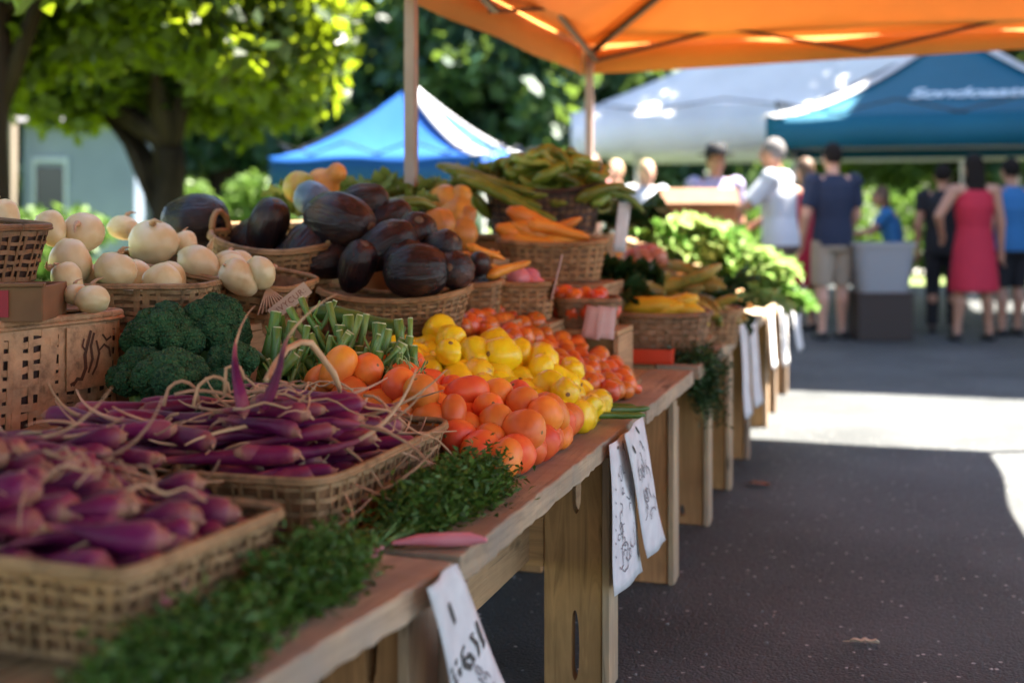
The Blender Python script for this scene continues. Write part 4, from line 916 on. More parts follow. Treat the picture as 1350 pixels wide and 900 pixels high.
for i, (px, py, f, rad, rot, lab) in enumerate([
    (449, 291, 3.58, .085, (R(20), R(70), TH+R(-20)), 'biggest eggplant, crowning the heap with its scar facing right'), (506, 325, 3.50, .070, (R(35), R(55), TH+R(60)), 'tall eggplant leaning under the topmost one'),
    (549, 357, 3.42, .076, (0, R(88), TH+R(3)), 'long ribbed eggplant lying across the front rim of the wide basket'), (412, 326, 3.60, .080, (R(-30), R(40), TH), 'bluish shining eggplant resting against the raised basket handle'),
    (470, 352, 3.46, .058, (R(20), R(30), 0), 'small shaded eggplant low in the heap behind the front rim'), (548, 312, 3.62, .066, (R(40), R(30), 0), 'brownish eggplant at the back right of the heap'),
    (478, 268, 3.75, .062, (0, R(70), TH), 'eggplant behind the topmost one, only its brown back showing'), (576, 332, 3.55, .058, (R(60), R(20), 1), 'round eggplant above the long ribbed one'),
    (600, 356, 3.46, .055, (R(80), R(20), 0), 'eggplant at the right end of the wide basket'), (530, 336, 3.5, .060, (R(20), R(60), 2), 'eggplant wedged in the centre of the heap'),
    (352, 301, 3.66, .066, (R(10), R(25), 0), 'striped dull eggplant in the handled basket'), (258, 292, 3.75, .085, (0, R(85), TH), 'large bluish black eggplant lying behind the slanting turnip basket'),
    (512, 290, 3.75, .06, (R(30), R(50), 1), 'eggplant at the back of the heap under the gourds'), (440, 340, 3.58, .07, (R(10), R(80), 1), 'hidden eggplant in the dark hollow of the heap'), (385, 335, 3.68, .06, (R(50), R(80), 1), 'dark eggplant deep inside the handled basket'), (330, 320, 3.75, .07, (R(50), R(10), 1), 'dark eggplant behind the handled basket rim')]):
    o = put(EGG_V[i % 3], 'eggplant', lab, 'eggplant', 'eggplants in the boat shaped baskets', pf(px, py, f), rot, rad)
    link('stem_scar', scar, None, o, (0, 0, (1.30, 1.42, 1.18)[i % 3]*.94))
    if i == 0: o.rotation_euler = (R(0), R(100), TH+R(-28))

# ------------------------------------------------------------------ purple carrots
def carrot_mesh(seed, L, r, bulb=1.0, tail=.12):
    rs = random.Random(seed); a = rs.uniform(-1, 1); pts = []; rad = []; at = []; SS = [0, .015, .045, .10, .2, .3, .42, .55, .7, .85, 1]; n = len(SS)
    QQ = [.60, .80, .95, 1, .95, .86, .75, .62, .46, .30, .13] if bulb < 1.2 else [.66, .84, .97, 1.02, 1, .88, .66, .46, .32, .20, .10]
    for i in range(n):
        s = SS[i]; pts.append((L*s, .12*L*math.sin(s*2.4+a)*s*a, .10*L*math.sin(s*3+a*2)*s*rs.uniform(.7, 1)))
        q = QQ[i]
        rad.append(max(.0022, r*q*(1+.05*rs.uniform(-1, 1)))); at.append(.16+.74*s**1.3 if bulb < 1.2 else .10+.75*s)
    at[0] = .03; at[1] = .13
    body = MB().tube(pts, rad, 12, att=at, rnd_cap=True).mesh('carrot_body', grad=True); body.materials.append(CARROT)
    p = Vector(pts[-1]); d = (Vector(pts[-1])-Vector(pts[-2])).normalized(); tp = [p-d*.02]; c = rs.uniform(-3, 3); e = rs.uniform(-2.2, 2.2); st = tail/9
    for i in range(9):
        d = (d + Vector((0, .12*c*rs.uniform(.2, 1), .12*e*rs.uniform(.2, 1)))).normalized(); tp.append(tp[-1]+d*st)
    tm = MB().tube(tp, [.0042-.0030*i/9 for i in range(10)], 6).mesh('root'); tm.materials.append(ROOT)
    cp = MB().tube([(.002, 0, 0), (-.002-r*.45, .002, .004), (-.004-r*.55, .004, .008)], [r*.22, r*.15, r*.10], 7, rnd_cap=True).mesh('stem_stub'); cp.materials.append(ROOT)
    return body, tm, cp
CM = [carrot_mesh(i, .17+.02*(i % 4), .0155+.002*(i % 3), 1.0, .09+.03*(i % 4)) for i in range(8)]
CB = [carrot_mesh(40+i, .15+.02*(i % 3), .026+.004*(i % 3), 1.5, .12+.03*(i % 4)) for i in range(6)]
CROOT = {}
def carrot(k, big, p, yaw, pitch, roll, label, group, sc_=1.0):
    key = (k, big)
    if key not in CROOT:
        b, t_, c_ = (CB if big else CM)[k]; o = thing('purple_carrot', label, 'carrot', p, group=group)
        link('carrot_body', b, None, o); link('root', t_, None, o); link('stem_stub', c_, None, o); CROOT[key] = o
    else: o = copy_tree(CROOT[key]); o['label'] = label; o['group'] = group
    o.location = p; o.rotation_euler = (roll, pitch, yaw); o.scale = (sc_,)*3; return o
# second basket: roots lie across it in layers, crowns towards either side
L2 = 'slim purple carrot with a stringy tail in the heap of the long basket'; G2 = 'purple carrots in the long basket'
rs = random.Random(21)
for lay, (n, zz, wx, wy) in enumerate([(20, .636, .10, .27), (25, .664, .13, .28), (25, .692, .13, .27), (22, .720, .13, .25), (18, .748, .11, .23), (14, .774, .09, .20), (9, .798, .07, .15)]):
    for i in range(n):
        y = 2.13 - wy + 2*wy*(i+.5+rs.uniform(-.3, .3))/n; s = rs.choice((-1, -1, 1)); x = -1.055 + rs.uniform(-wx, wx)*.8
        yaw = TH + (0 if s > 0 else math.pi) + rs.uniform(-.5, .5)
        dome = -.05*((y-2.06)/.3)**2*(lay > 0)
        st = Vector((x, y, zz+dome+rs.uniform(-.006, .006))) - Vector((math.cos(yaw), math.sin(yaw), 0))*.10
        k = rs.randrange(8); carrot(k, False, st, yaw, rs.uniform(-.16, .16), rs.uniform(0, 6.28), L2, G2, rs.uniform(.85, 1.1))
# carrots spilling over to the left behind it, against the big peach basket
for i in range(44):
    y = rs.uniform(1.66, 2.16); x = -1.26+rs.uniform(-.10, .08); yaw = TH+rs.uniform(-.5, .5)+(0 if rs.random() < .6 else math.pi)
    st = Vector((x, y, .716+.020*(i % 4)+rs.uniform(0, .01))) - Vector((math.cos(yaw), math.sin(yaw), 0))*.1
    carrot(rs.randrange(8), False, st, yaw, rs.uniform(-.1, .1), rs.uniform(0, 6), 'purple carrot spilling over behind the long basket towards the big peach basket', 'purple carrots spilling onto the back table', rs.uniform(.85, 1.1))
# the two standing upright in the middle, and the one whose root curls over the green stalks
for px, py, f, yw, pt, lab in ((322, 545, 2.16, 2.4, -1.25, 'purple carrot standing up out of the heap in front of the broccoli'), (346, 540, 2.16, .4, -1.15, 'purple carrot pointing up beside another upright one')):
    carrot(2 if pt < -1.2 else 3, False, pf(px, py, f), yw, pt, 0, lab, 'upright purple carrots', .62)
mb = MB(); q = [pf(x, y, f) for x, y, f in ((352, 500, 2.16), (362, 482, 2.2), (378, 460, 2.24), (396, 451, 2.28), (410, 452, 2.3), (424, 470, 2.32), (440, 492, 2.34), (447, 510, 2.36), (449, 522, 2.4))]
tag(mb.tube(q, [.0055, .0065, .006, .0055, .0065, .006, .0065, .005, .002], 8, rnd_cap=True).build('hooked_root', ROOT, None, q[0], True), 'long hooked root arching up over the green stalks', 'root')
for j, pts in enumerate([((216, 535), (222, 512), (240, 502), (258, 512), (262, 530)), ((255, 535), (262, 508), (282, 496), (300, 505), (302, 520)), ((296, 520), (298, 485), (316, 484), (322, 500)), ((230, 520), (270, 515), (310, 525), (350, 512))]):
    q = [pf(x, y, 2.2+.01*i) for i, (x, y) in enumerate(pts)]; q2 = [q[0]]
    for i in range(len(q)-1): q2 += [q[i].lerp(q[i+1], .5)+Vector((0, 0, .003)), q[i+1]]
    tag(MB().tube(q2, .0030, 6).build('looping_root', ROOT, None, q[0], True), ['thin beige root looping up, leftmost of the loops before the broccoli', 'thin beige root looping up in the middle of the loops before the broccoli', 'short beige root looping up beside the upright purple carrots', 'thin wavy root trailing below the broccoli'][j], 'root')
for i in range(15):
    p0 = Vector((-1.05+rs.uniform(-.16, .12), 2.1+rs.uniform(-.25, .25), .815-.0)); yw = TH+rs.uniform(-.7, .7)+(math.pi if i % 2 else 0); q = []; d = Vector((math.cos(yw), math.sin(yw), 0)); c_ = rs.uniform(-3, 3)
    for k in range(12):
        d = (d+Vector((-d.y, d.x, 0))*c_*.10*rs.uniform(0, 2)).normalized(); p0 = p0+d*.018; r2 = ((p0.x+1.05)/.24)**2+((p0.y-2.08)/.40)**2
        q.append(Vector((p0.x, p0.y, .832-.09*r2+.006*math.sin(k*1.3+i))))
    tag(MB().tube(q, [.0028-.0018*k/11 for k in range(12)], 6).build('stringy_root', ROOT, None, q[0], True), 'stringy beige root draped over the purple carrots of the long basket', 'root', 'loose roots over the purple carrots')
# first basket: fat bulbs with crowns towards the aisle
L1 = 'fat purple carrot with a bulbous crown in the nearest basket'; G1 = 'purple carrots in the nearest basket'
for lay, (n, zz, wy, x0, wx) in enumerate([(13, .646, .17, -.99, .12), (17, .676, .18, -.99, .13), (20, .706, .18, -1.0, .14), (18, .735, .17, -1.02, .14), (16, .764, .15, -1.05, .13), (12, .792, .12, -1.08, .10), (7, .815, .09, -1.11, .07)]):
    for i in range(n):
        y = 1.47 - wy + 2*wy*(i+.5+rs.uniform(-.25, .25))/n; x = x0+rs.uniform(-wx, wx)+.135-.03*lay; yaw = TH+math.pi+rs.uniform(-.55, .55) if rs.random() < .82 else TH+rs.uniform(-.5, .5)
        if math.cos(yaw) > 0: x -= .24
        x = min(x, -.865); y = max(1.34+max(0, -math.sin(yaw))*.17, min(1.655-max(0, math.sin(yaw))*.15, y))
        st = Vector((x, y, zz+rs.uniform(-.008, .008)))
        carrot(rs.randrange(6), True, st, yaw, rs.uniform(-.1, .12), rs.uniform(0, 6.28), L1, G1, rs.uniform(.60, .84))
for i in range(8):
    p0 = Vector((-1.04+rs.uniform(-.12, .12), 1.47+rs.uniform(-.13, .13), 0)); yw = TH+rs.uniform(-.8, .8)+(math.pi if i % 2 else 0); q = []; d = Vector((math.cos(yw), math.sin(yw), 0)); c_ = rs.uniform(-3, 3)
    for k in range(12):
        d = (d+Vector((-d.y, d.x, 0))*c_*.10*rs.uniform(0, 2)).normalized(); p0 = p0+d*.014; r2 = ((p0.x+1.06)/.22)**2+((p0.y-1.47)/.19)**2
        q.append(Vector((p0.x, p0.y, .822-.085*r2+.006*math.sin(k*1.3+i))))
    tag(MB().tube(q, [.0028-.0018*k/11 for k in range(12)], 6).build('stringy_root', ROOT, None, q[0], True), 'stringy beige root draped over the fat purple carrots of the nearest basket', 'root', 'loose roots over the nearest basket')
for i in range(34):
    y = rs.uniform(1.28, 1.80); x = -1.25+rs.uniform(-.10, .05); yaw = TH+math.pi+rs.uniform(-.6, .6)
    carrot(rs.randrange(6), True, Vector((x+.1, y, .718+.024*(i % 4))), yaw, rs.uniform(-.1, .1), rs.uniform(0, 6), 'fat purple carrot lying behind the nearest basket', 'purple carrots behind the nearest basket', rs.uniform(.6, .85))

# ------------------------------------------------------------------ greens
def curly(mb_pts, n, size, seed, tilt=.6):
    rs = np.random.RandomState(seed); P = np.array(mb_pts)[rs.randint(0, len(mb_pts), n)] + rs.normal(size=(n, 3))*size*.9
    u = rs.normal(size=(n, 3)); u[:, 2] = np.abs(u[:, 2])*tilt; u /= np.linalg.norm(u, axis=1)[:, None]
    w_ = np.cross(u, rs.normal(size=(n, 3))); w_ /= np.linalg.norm(w_, axis=1)[:, None]; nn = np.cross(u, w_)
    s = size*rs.uniform(.5, 1.3, n)[:, None]
    wd = rs.uniform(.07, .22, n)[:, None]; a = P; b = P+u*s*.5+w_*s*wd+nn*s*.2; c_ = P+u*s+nn*s*.05; d = P+u*s*.5-w_*s*wd+nn*s*.2
    V = np.stack([a, b, c_, d], 1).reshape(-1, 3); return V, np.arange(n*4).reshape(-1, 4)
def parsley(label, a, b, width, height, nst, nleaf, size, mat=PARS, hang=0, seed=0, name='parsley_bunch', stemm=STALK, group=None, cat='parsley', rootend=.25):
    """sprigs fanning along a line from a (stem ends) to b (tips)"""
    rs = random.Random(seed); a = Vector(a); b = Vector(b); t = thing(name, label, cat, a, group=group); ax = b-a; sd = Vector((-ax.y, ax.x, 0)).normalized(); mb = MB(); anch = []
    for i in range(nst):
        o_ = rs.uniform(-1, 1); s0 = rs.uniform(0, .45); s1 = min(1.05, s0+rs.uniform(.35, .65)); h = height*(1-o_*o_)*rs.uniform(.25, 1)
        p0 = ax*s0+sd*o_*width*.25+Vector((0, 0, height*.12)); p2 = ax*s1+sd*o_*width*rs.uniform(.6, 1)*.5+Vector((0, 0, h*.9 - hang*s1)); p1 = p0.lerp(p2, .5)+Vector((0, 0, h*.5))
        q = [p0, p0.lerp(p1, .6), p1, p1.lerp(p2, .6), p2]; mb.tube(q, [.0022, .002, .0017, .0013, .0008], 5)
        for k in range(14):
            s = rootend+(1-rootend)*k/13; j = min(3, int(s*4)); anch.append(tuple(q[j].lerp(q[j+1], s*4-j)+Vector((rs.gauss(0, .006), rs.gauss(0, .006), rs.gauss(0, .005)))))
    mb.build('stems', stemm, t, smooth=True); V, Q = curly(anch, nleaf, size, seed); link('leaves', np_mesh('leaves', V, Q), mat, t)
    return t
def clean_names(t):
    for c in t.children: c.name = {'stems': 'stem', 'leaves': 'foliage'}.get(c.name.split('.')[0], c.name.split('.')[0])
    return t
clean_names(parsley('bunch of curly parsley along the table edge below the long carrot basket', (-.790, 1.86, .618), (-.742, 2.36, .618), .105, .058, 120, 14000, .019, seed=1))
clean_names(parsley('blurred bunch of parsley along the table edge beside the nearest basket', (-.785, 1.05, .620), (-.772, 1.46, .620), .085, .045, 90, 9000, .019, seed=2))
clean_names(parsley('tuft of parsley between the nearest basket and the pink radish', (-.785, 1.42, .620), (-.770, 1.76, .620), .085, .055, 80, 9000, .019, seed=3))
p = pf(905, 470, 4.55); clean_names(parsley('feathery green fronds drooping over the table end beside the marrows', p+Vector((-.16, .05, .0)), p+Vector((.12, -.02, .03)), .26, .10, 60, 4500, .022, DARKLEAF, .10, 4, name='fennel_frond', cat='greens'))
p = pf(925, 512, 4.58); clean_names(parsley('feathery green fronds hanging down in front of the table legs', p+Vector((-.03, 0, .10)), p+Vector((.05, -.02, -.02)), .20, .06, 50, 3500, .022, DARKLEAF, .10, 5, name='fennel_frond', cat='greens'))
def broccoli(label, px, py, f, r, seed, rot):
    rs = random.Random(seed); p = pf(px, py-2, f); t = thing('broccoli', label, 'broccoli', p, rot, group='broccoli heads beside the big peach basket'); mb = MB()
    lobes = [((0, 0, .25), .78)]
    lobes = [((0, 0, .05), .62)]
    for i in range(19):
        a = i*2.4; e = min(1, ((i+.6)/17)**.5); lobes.append(((math.cos(a)*.70*e, math.sin(a)*.70*e, .52-.62*e*e+.10*rs.random()), rs.uniform(.28, .40)))
    for c, q in lobes:
        o_ = rs.uniform(0, 50)
        def fn(pp, qq):
            n1 = noise.noise(pp*3.2+Vector((o_, 0, 0))); n2 = 1-abs(noise.noise(pp*7.5+Vector((0, o_, 0)))); n3 = noise.noise(pp*19+Vector((0, 0, o_)))
            return qq*(1+.08*n1+.20*(n2-.75)+.05*n3)
        mb.ball(tuple(x*r for x in c), q*r, 40, 28, fn=fn)
    mb.build('crown', BROC, t, smooth=True)
    MB().tube([(0, 0, -.25*r), (0, .05*r, -.9*r), (.05*r, .05*r, -1.35*r)], [.42*r, .3*r, .28*r], 12).build('stalk', STALK, t, smooth=True)
for a in (('large broccoli head under the slanting turnip basket', 278, 436, 2.86, .092, 1, (0, R(14), 0)), ('broccoli head pressed against the corner of the big peach basket', 212, 452, 2.76, .090, 2, (R(-8), R(8), 1)), ('broccoli head lowest of all, just above the purple roots', 232, 512, 2.60, .092, 3, (R(10), R(20), 2)), ('small broccoli head at the right, nearest the green stalks', 308, 486, 2.74, .066, 4, (0, R(25), 3)), ('broccoli head peeping out behind, beside the big peach basket', 186, 500, 2.66, .07, 5, (0, 0, 4)), ('broccoli head low in the gap between broccoli and purple roots', 300, 530, 2.55, .07, 6, (0, 0, 5))): broccoli(*a)
def bunch():
    p = pf(440, 537, 2.78); t = thing('broccolini_bunch', 'bunch of thick cut green stalks standing between the broccoli and the yellow squash', 'broccolini', p); rs = random.Random(9); anch = []; c_, s_ = CT, ST
    def loc(u, d, z): return Vector((u*c_-d*s_, u*s_+d*c_, z))
    for i in range(64):
        u = -.150+.305*(i % 16)/15+rs.uniform(-.014, .014); dd = .02+.032*(i//16)+rs.uniform(-.012, .012); h = .110+.024*(i//16)+rs.uniform(-.05, .05)-.10*max(0, u-.08)-.25*max(0, -.10-u)
        ln = rs.choice((rs.uniform(-.05, .05), rs.uniform(-.12, .12)))-.12*u; r0 = rs.choice((.006, .008, .0095, .011, .013))
        q = [loc(u+ln*1.0, dd-.03, -.02), loc(u+ln*.5, dd-.012, h*.45), loc(u, dd, h*.8), loc(u-ln*.2, dd+.004, h)]
        o = MB().tube(q, [r0*1.15, r0, r0*.95, r0*1.02], 10).build('stalk', STALK, t, smooth=True)
        MB().tube([q[3]-(q[3]-q[2]).normalized()*.001, q[3]+(q[3]-q[2]).normalized()*.0025], [r0*.96, r0*.86], 10).build('cut_end', CUT, o)
        for k in range(3):
            s = rs.uniform(.25, .8); b = q[0].lerp(q[3], s); e = b+loc(rs.uniform(-.03, .03), -.015, rs.uniform(.02, .05)); MB().tube([b, b.lerp(e, .5)+Vector((0, 0, -.004)), e], [.004, .0032, .002], 6).build('side_shoot', STALK, o, smooth=True) if k < 2 else None
    MB().tube([loc(-.006+.014*math.cos(a), -.004+.013*math.sin(a)+.03, .105) for a in [i*math.pi/6 for i in range(13)]], .0022, 6).build('tie', ROOT, t)
    for i in range(260): anch.append(tuple(loc(rs.uniform(-.17, .17), rs.uniform(.05, .16), rs.uniform(-.03, .07))))
    V, Q = curly(anch, 4200, .015, 4, 1); link('foliage', np_mesh('foliage', V, Q), DARKLEAF, t)
    mb = MB()
    for i in range(90):
        b = loc(.13+rs.uniform(-.03, .055), rs.uniform(-.01, .06), rs.uniform(-.01, .10)); q = [b]; d = Vector((rs.uniform(-1, 1), rs.uniform(-1, 0), rs.uniform(-.4, 1.2))).normalized()
        for k in range(7): d = (d+Vector((rs.uniform(-1, 1), rs.uniform(-1, 1), rs.uniform(-1, 1)))*.55).normalized(); q.append(q[-1]+d*.007)
        mb.tube(q, .0016, 5)
    o = mb.build('tendril', skin('tendril_green', [(0.3, (0.16, 0.24, 0.06)), (0.7, (0.36, 0.42, 0.17))], 30, .5, 0, 10), t, smooth=True); o['kind'] = 'stuff'
bunch()
ms = longveg('green_cucumber', skin('cucumber', [(0.3, (0.03, 0.10, 0.012)), (0.7, (0.09, 0.19, 0.03))], 12, .4, .1, 60, stretch=(.3, 1, 1)), .22, .022, .1, .06, 1)
put(ms, 'cucumber', 'dark green cucumber lying behind the cut green stalks', 'cucumber', None, pf(470, 422, 3.05), (0, R(10), TH+R(-8)))
zm = longveg('zucchini', ms.materials[0], .26, .018, .2, .05, 4)
for i, (x, y, f, rz, lab) in enumerate(((812, 548, 3.42, 8, 'long green pod lying at the table end beside the last yellow squash'), (822, 540, 3.50, 20, 'long green pod lying behind another pod at the table end'), (800, 535, 3.46, -4, 'long green pod tucked under the orange tomatoes'))): put(zm, 'green_pod', lab, 'vegetable', 'green pods at the table end', pz(x, y, ZT+.02), (0, 0, TH+R(rz)), .55)
# pink radish lying on the edge, with the petal beside it
p = pz(575, 714, ZT+.012); rm = MB().tube([(-.075, 0, 0), (-.03, .004, .004), (.02, .006, .002), (.06, .0, .004), (.085, -.01, .004)], [.004, .010, .013, .012, .005], 10, rnd_cap=True).mesh('pink_radish'); rm.materials.append(RADISH)
put(rm, 'pink_radish', 'long pink radish lying at the joint of the nearest two tables', 'radish', None, p, (0, 0, TH+R(6)), .9)
p = pz(494, 742, ZT+.004); g = [[(.04*(i/6-.5), .012*(j/2-.5)*math.sin(.4+i*.4), .004+.012*i/6+.004*j) for j in range(3)] for i in range(7)]
o = MB().sheet(g).build('pink_petal', RADISH, None, (0, 0, 0), True, solid=.002); o.location = p; o.rotation_euler = (0, -.3, .9); tag(o, 'small magenta peel curled up beside the parsley', 'peel')

# ------------------------------------------------------------------ the left tray, wicker and other small things
def tray():
    p = pf(22, 393, 2.58); t = thing('brown_tray', 'shallow brown wooden tray with a red label inside the big peach basket', 'tray', p, (0, 0, TH+R(6)))
    for lo, hi in (((-.38, -.10, -.04), (.075, -.092, .028)), ((-.38, .092, -.04), (.075, .10, .028)), ((.067, -.092, -.04), (.075, .092, .028)), ((-.38, -.092, -.04), (-.372, .092, .028)), ((-.372, -.092, -.04), (.067, .092, -.034))): MB().box(lo, hi).build('board', CARD, t, bevel=.002)
    MB().box((-.385, -.106, .0285), (.080, -.088, .036)).build('lip', CARD, t, bevel=.002)
    MB().box((-.015, -.1035, -.03), (.012, -.1005, .022)).build('label', plain('label_red', (0.32, 0.02, 0.03), .6), t)
tray()
p = pf(-62, 366, 2.7); basket('dark wicker basket cut by the left picture edge behind the brown tray', .34, .28, .12, p, (0, R(4), TH+R(-20)), WK_DARK, bands=6, gap=.026, n=4, shade_lining=WK_DEEP)
p = pf(-8, 318, 2.95); t = clean_names(parsley('tangle of dry brown stems in the dark wicker at the left edge', p+Vector((-.1, 0, 0)), p+Vector((.10, 0, -.03)), .12, .05, 60, 300, .010, skin('dry_stems', [(0.3, (0.10, 0.06, 0.03)), (0.7, (0.24, 0.16, 0.09))], 20, .8, 0, 10), 0, 8, name='dry_bunch', stemm=ROOT, cat='dry stems'))
# red tray, cards
p = pz(855, 474, ZT+.002); t = thing('red_tray', 'low orange red tray at the end of the table beside the marrows', 'tray', p, (0, 0, R(3)))
for lo, hi in (((-.10, -.13, 0), (.10, .13, .006)), ((-.10, -.13, .006), (-.094, .13, .05)), ((.094, -.13, .006), (.10, .13, .05)), ((-.094, -.13, .006), (.094, -.124, .05)), ((-.094, .124, .006), (.094, .13, .05))): MB().box(lo, hi).build('panel', RED_PLASTIC, t, bevel=.002)
def card(label, px, py, f, w_, h, rz, lean, mat):
    o = MB().sheet([[(w_*(j/3-.5), .004*math.sin(j), h*i/5) for j in range(4)] for i in range(6)]).build('price_card', mat, None, (0, 0, 0), True, solid=.003); o.location = pf(px, py, f); o.rotation_euler = (R(lean), R(8), TH+R(rz)); tag(o, label, 'card')
card('upright white price card beside the heap of green peppers', 816, 332, 4.9, .055, .19, 25, 0, PAPER)
card('pinkish paper card leaning in front of the round tomato basket, left of two', 778, 446, 3.98, .06, .10, -20, -12, PINKCARD)
card('pinkish paper card leaning in front of the round tomato basket, right of two', 797, 446, 3.98, .06, .10, 10, -12, PINKCARD)
# things in the small baskets
def heap(me_list, name, label, cat, group, c, n, rx, ry, z0, z1, sc_=1.0, yaw=None, rng=.5, seed=0):
    rs = random.Random(seed)
    for i in range(n):
        a = rs.uniform(0, 6.28); q = rs.uniform(0, 1)**.5; lay = i/n
        pos = (c.x+rx*q*math.cos(a)*(1-.5*lay), c.y+ry*q*math.sin(a)*(1-.5*lay), c.z+z0+(z1-z0)*lay)
        rt = (rs.uniform(0, 6.28), rs.uniform(-.35, .35), yaw+rs.uniform(-rng, rng)) if yaw is not None else (rs.uniform(0, 6), rs.uniform(0, 6), rs.uniform(0, 6))
        put(me_list[i % len(me_list)], name, label, cat, group, pos, rt, sc_*rs.uniform(.85, 1.15))
EGS = [fruit('small_eggplant', ovalprof(.035, .05), 5, 6, .02)]; EGS[0].materials.append(EGG)
heap(EGS, 'small_eggplant', 'little dark eggplant in the small basket of eggplants and carrots', 'eggplant', 'little eggplants', p1, 7, .06, .06, .07, .17, seed=1)
SWM = [longveg('orange_carrot', SWEET, .24, .032, .5, .06, i) for i in range(3)]
heap(SWM, 'orange_carrot', 'short orange carrot lying on the small basket of eggplants', 'carrot', 'orange carrots on the little eggplants', p1+Vector((.02, .05, 0)), 6, .08, .05, .14, .20, .55, TH, .6, 2)
heap(SWM, 'orange_carrot', 'fat orange carrot in the basket behind the pink radishes', 'carrot', 'fat orange carrots in their basket', p3, 14, .08, .08, .06, .20, 1.0, TH, .3, 3)
RAD = [fruit('round_radish', ovalprof(.027, .03), 6)]; RAD[0].materials.append(RADISH)
heap(RAD, 'round_radish', 'round pink radish in the basket with the broad handle', 'radish', 'round pink radishes', p2, 16, .07, .06, .06, .14, 1.1, seed=4)
PEP = [longveg('green_pepper', PEPPER, .20, .024, .55, .22, 10+i) for i in range(4)]
heap(PEP, 'green_pepper', 'curved yellowish green pepper in the heap on the dark basket', 'pepper', 'green peppers heaped on the dark basket', p4+Vector((.03, 0, 0)), 62, .30, .17, .10, .30, 1.0, TH, 1.4, 5)
cl = longveg('celery_stick', PEPPER, .46, .026, .25, .05, 31)
for i, (x, y, f, rz, ry) in enumerate(((650, 248, 4.7, -10, 22), (668, 262, 4.6, -6, 24), (640, 236, 4.8, -8, 16))): put(cl, 'celery_stick', ['thick pale green stalk slanting down from the pepper heap', 'lower thick green stalk slanting across the dark basket', 'leafy topped stalk at the left end of the pepper heap'][i], 'stalk', None, pf(x, y, f), (0, R(ry), TH+R(rz)), .8)
ONM = [fruit('red_onion', ovalprof(.035, .035), 7)]; ONM[0].materials.append(ONION)
heap(ONM, 'red_onion', 'pinkish onion in the flat basket before the lettuce', 'onion', 'pinkish onions in the flat basket', p7, 18, .12, .10, .06, .13, 1.1, seed=6)
MAR = [longveg('yellow_marrow', skin('marrow_yellow', [(0.3, (0.66, 0.34, 0.015)), (0.7, (0.76, 0.50, 0.05))], 9, .4, .1, 40), .24, .036, .25, .06, i) for i in range(3)]
heap(MAR, 'yellow_marrow', 'plump yellow marrow in the dark brown basket', 'marrow', 'yellow marrows in the dark basket', p6+Vector((.02, -.02, 0)), 9, .09, .06, .09, .17, .95, TH-R(16), .25, 7)
STM = [longveg('striped_marrow', CORN, .30, .030, .35, .08, 20+i) for i in range(4)]
q = pf(890, 392, 5.25); heap(STM, 'striped_marrow', 'long green and tan striped marrow lying on the tilted tray behind the yellow marrows', 'marrow', 'striped marrows on the tilted tray', q, 20, .22, .16, -.10, .10, 1.0, TH-R(35), .4, 8)
heap(STM, 'striped_marrow', 'striped marrow in the pale slatted basket at the aisle edge', 'marrow', 'striped marrows in the pale basket', p8, 9, .10, .08, .08, .17, .8, TH-R(50), .5, 9)
riser('tilted tray of planks under the striped marrows', q.x-.28, q.x+.18, q.y-.24, q.y+.24, ZT+.002, q.z-.02, q.z-.14)
# leaf heads
def leaf_head(name, label, p, r, seed, mat=LETT, n=22, cat='lettuce', group=None, up=.6):
    rs = random.Random(seed); mb = MB()
    for i in range(n):
        a = i*2.399+rs.uniform(-.3, .3); op = .25+.75*i/n; L = r*rs.uniform(1.0, 1.8); wd = r*rs.uniform(.25, .6); g = []
        for u in range(6):
            s = u/5; row = []; el = (1.25-1.25*op*s*1.1); R_ = L*s
            rad_ = R_*math.cos(el)*.85+.04*r; z = R_*math.sin(el)*up+ .15*r
            for v in range(5):
                w2 = (v/4-.5)*2; ww = wd*math.sin(math.pi*min(.92, .15+s*.8))*w2; rf = .09*r*math.sin(w2*5+u*2+seed+i)*s
                row.append((math.cos(a)*rad_-math.sin(a)*ww, math.sin(a)*rad_+math.cos(a)*ww, z+.25*r*abs(w2)**2*s+rf))
            g.append(row)
        mb.sheet(g)
    o = mb.build(name, mat, None, (0, 0, 0), True); o.location = p; o.rotation_euler = (rs.uniform(-.3, .3), rs.uniform(-.1, .5), rs.uniform(0, 6)); return tag(o, label, cat, group)
rs = random.Random(5)
spots = [(855, 310), (885, 300), (915, 302), (945, 310), (875, 325), (910, 328), (945, 332), (975, 335), (985, 352), (950, 355), (1005, 362), (1018, 374), (1000, 385), (970, 375), (905, 345), (1032, 388), (930, 318), (1015, 350)]
for i, (x, y) in enumerate(spots):
    p = pf(x, y+14, 7.15+.35*((x-850)/200)); leaf_head('lettuce', 'pale green lettuce head in the sunlit heap at the end of the tables', p, .135, i, n=34, mat=LETT_B if i % 3 == 0 else LETT, group='lettuce heads in the sun')
q = pf(930, 360, 6.85); riser('tilted display board under the sunlit lettuce', -1.50, -.72, 6.95, 7.95, ZT+.002, .98, .66)
for i, (x, y, f, lab) in enumerate(((800, 395, 4.7, 'dark leafy greens left of the yellow marrows'), (830, 372, 4.9, 'dark leafy greens between the white card and the onions'), (790, 370, 4.8, 'dark leafy greens behind the round tomato basket'), (845, 290, 6.2, 'green leaves behind the white card'), (815, 292, 6.0, 'green leaves beside the top of the white card'))): leaf_head('leafy_green', lab, pf(x, y+12, f), .13, 60+i, DARKLEAF, 26, 'greens', None)
for i, (x, y, f, lab) in enumerate(((960, 395, 6.0, 'green leaves hanging below the lettuce'), (1000, 410, 6.2, 'green leaves trailing over the table edge below the lettuce'), (940, 420, 5.6, 'green leaves behind the pale slatted basket'))): leaf_head('leafy_green', lab, pf(x, y, f), .12, 70+i, LETT if i == 1 else DARKLEAF, 22, 'greens', None)
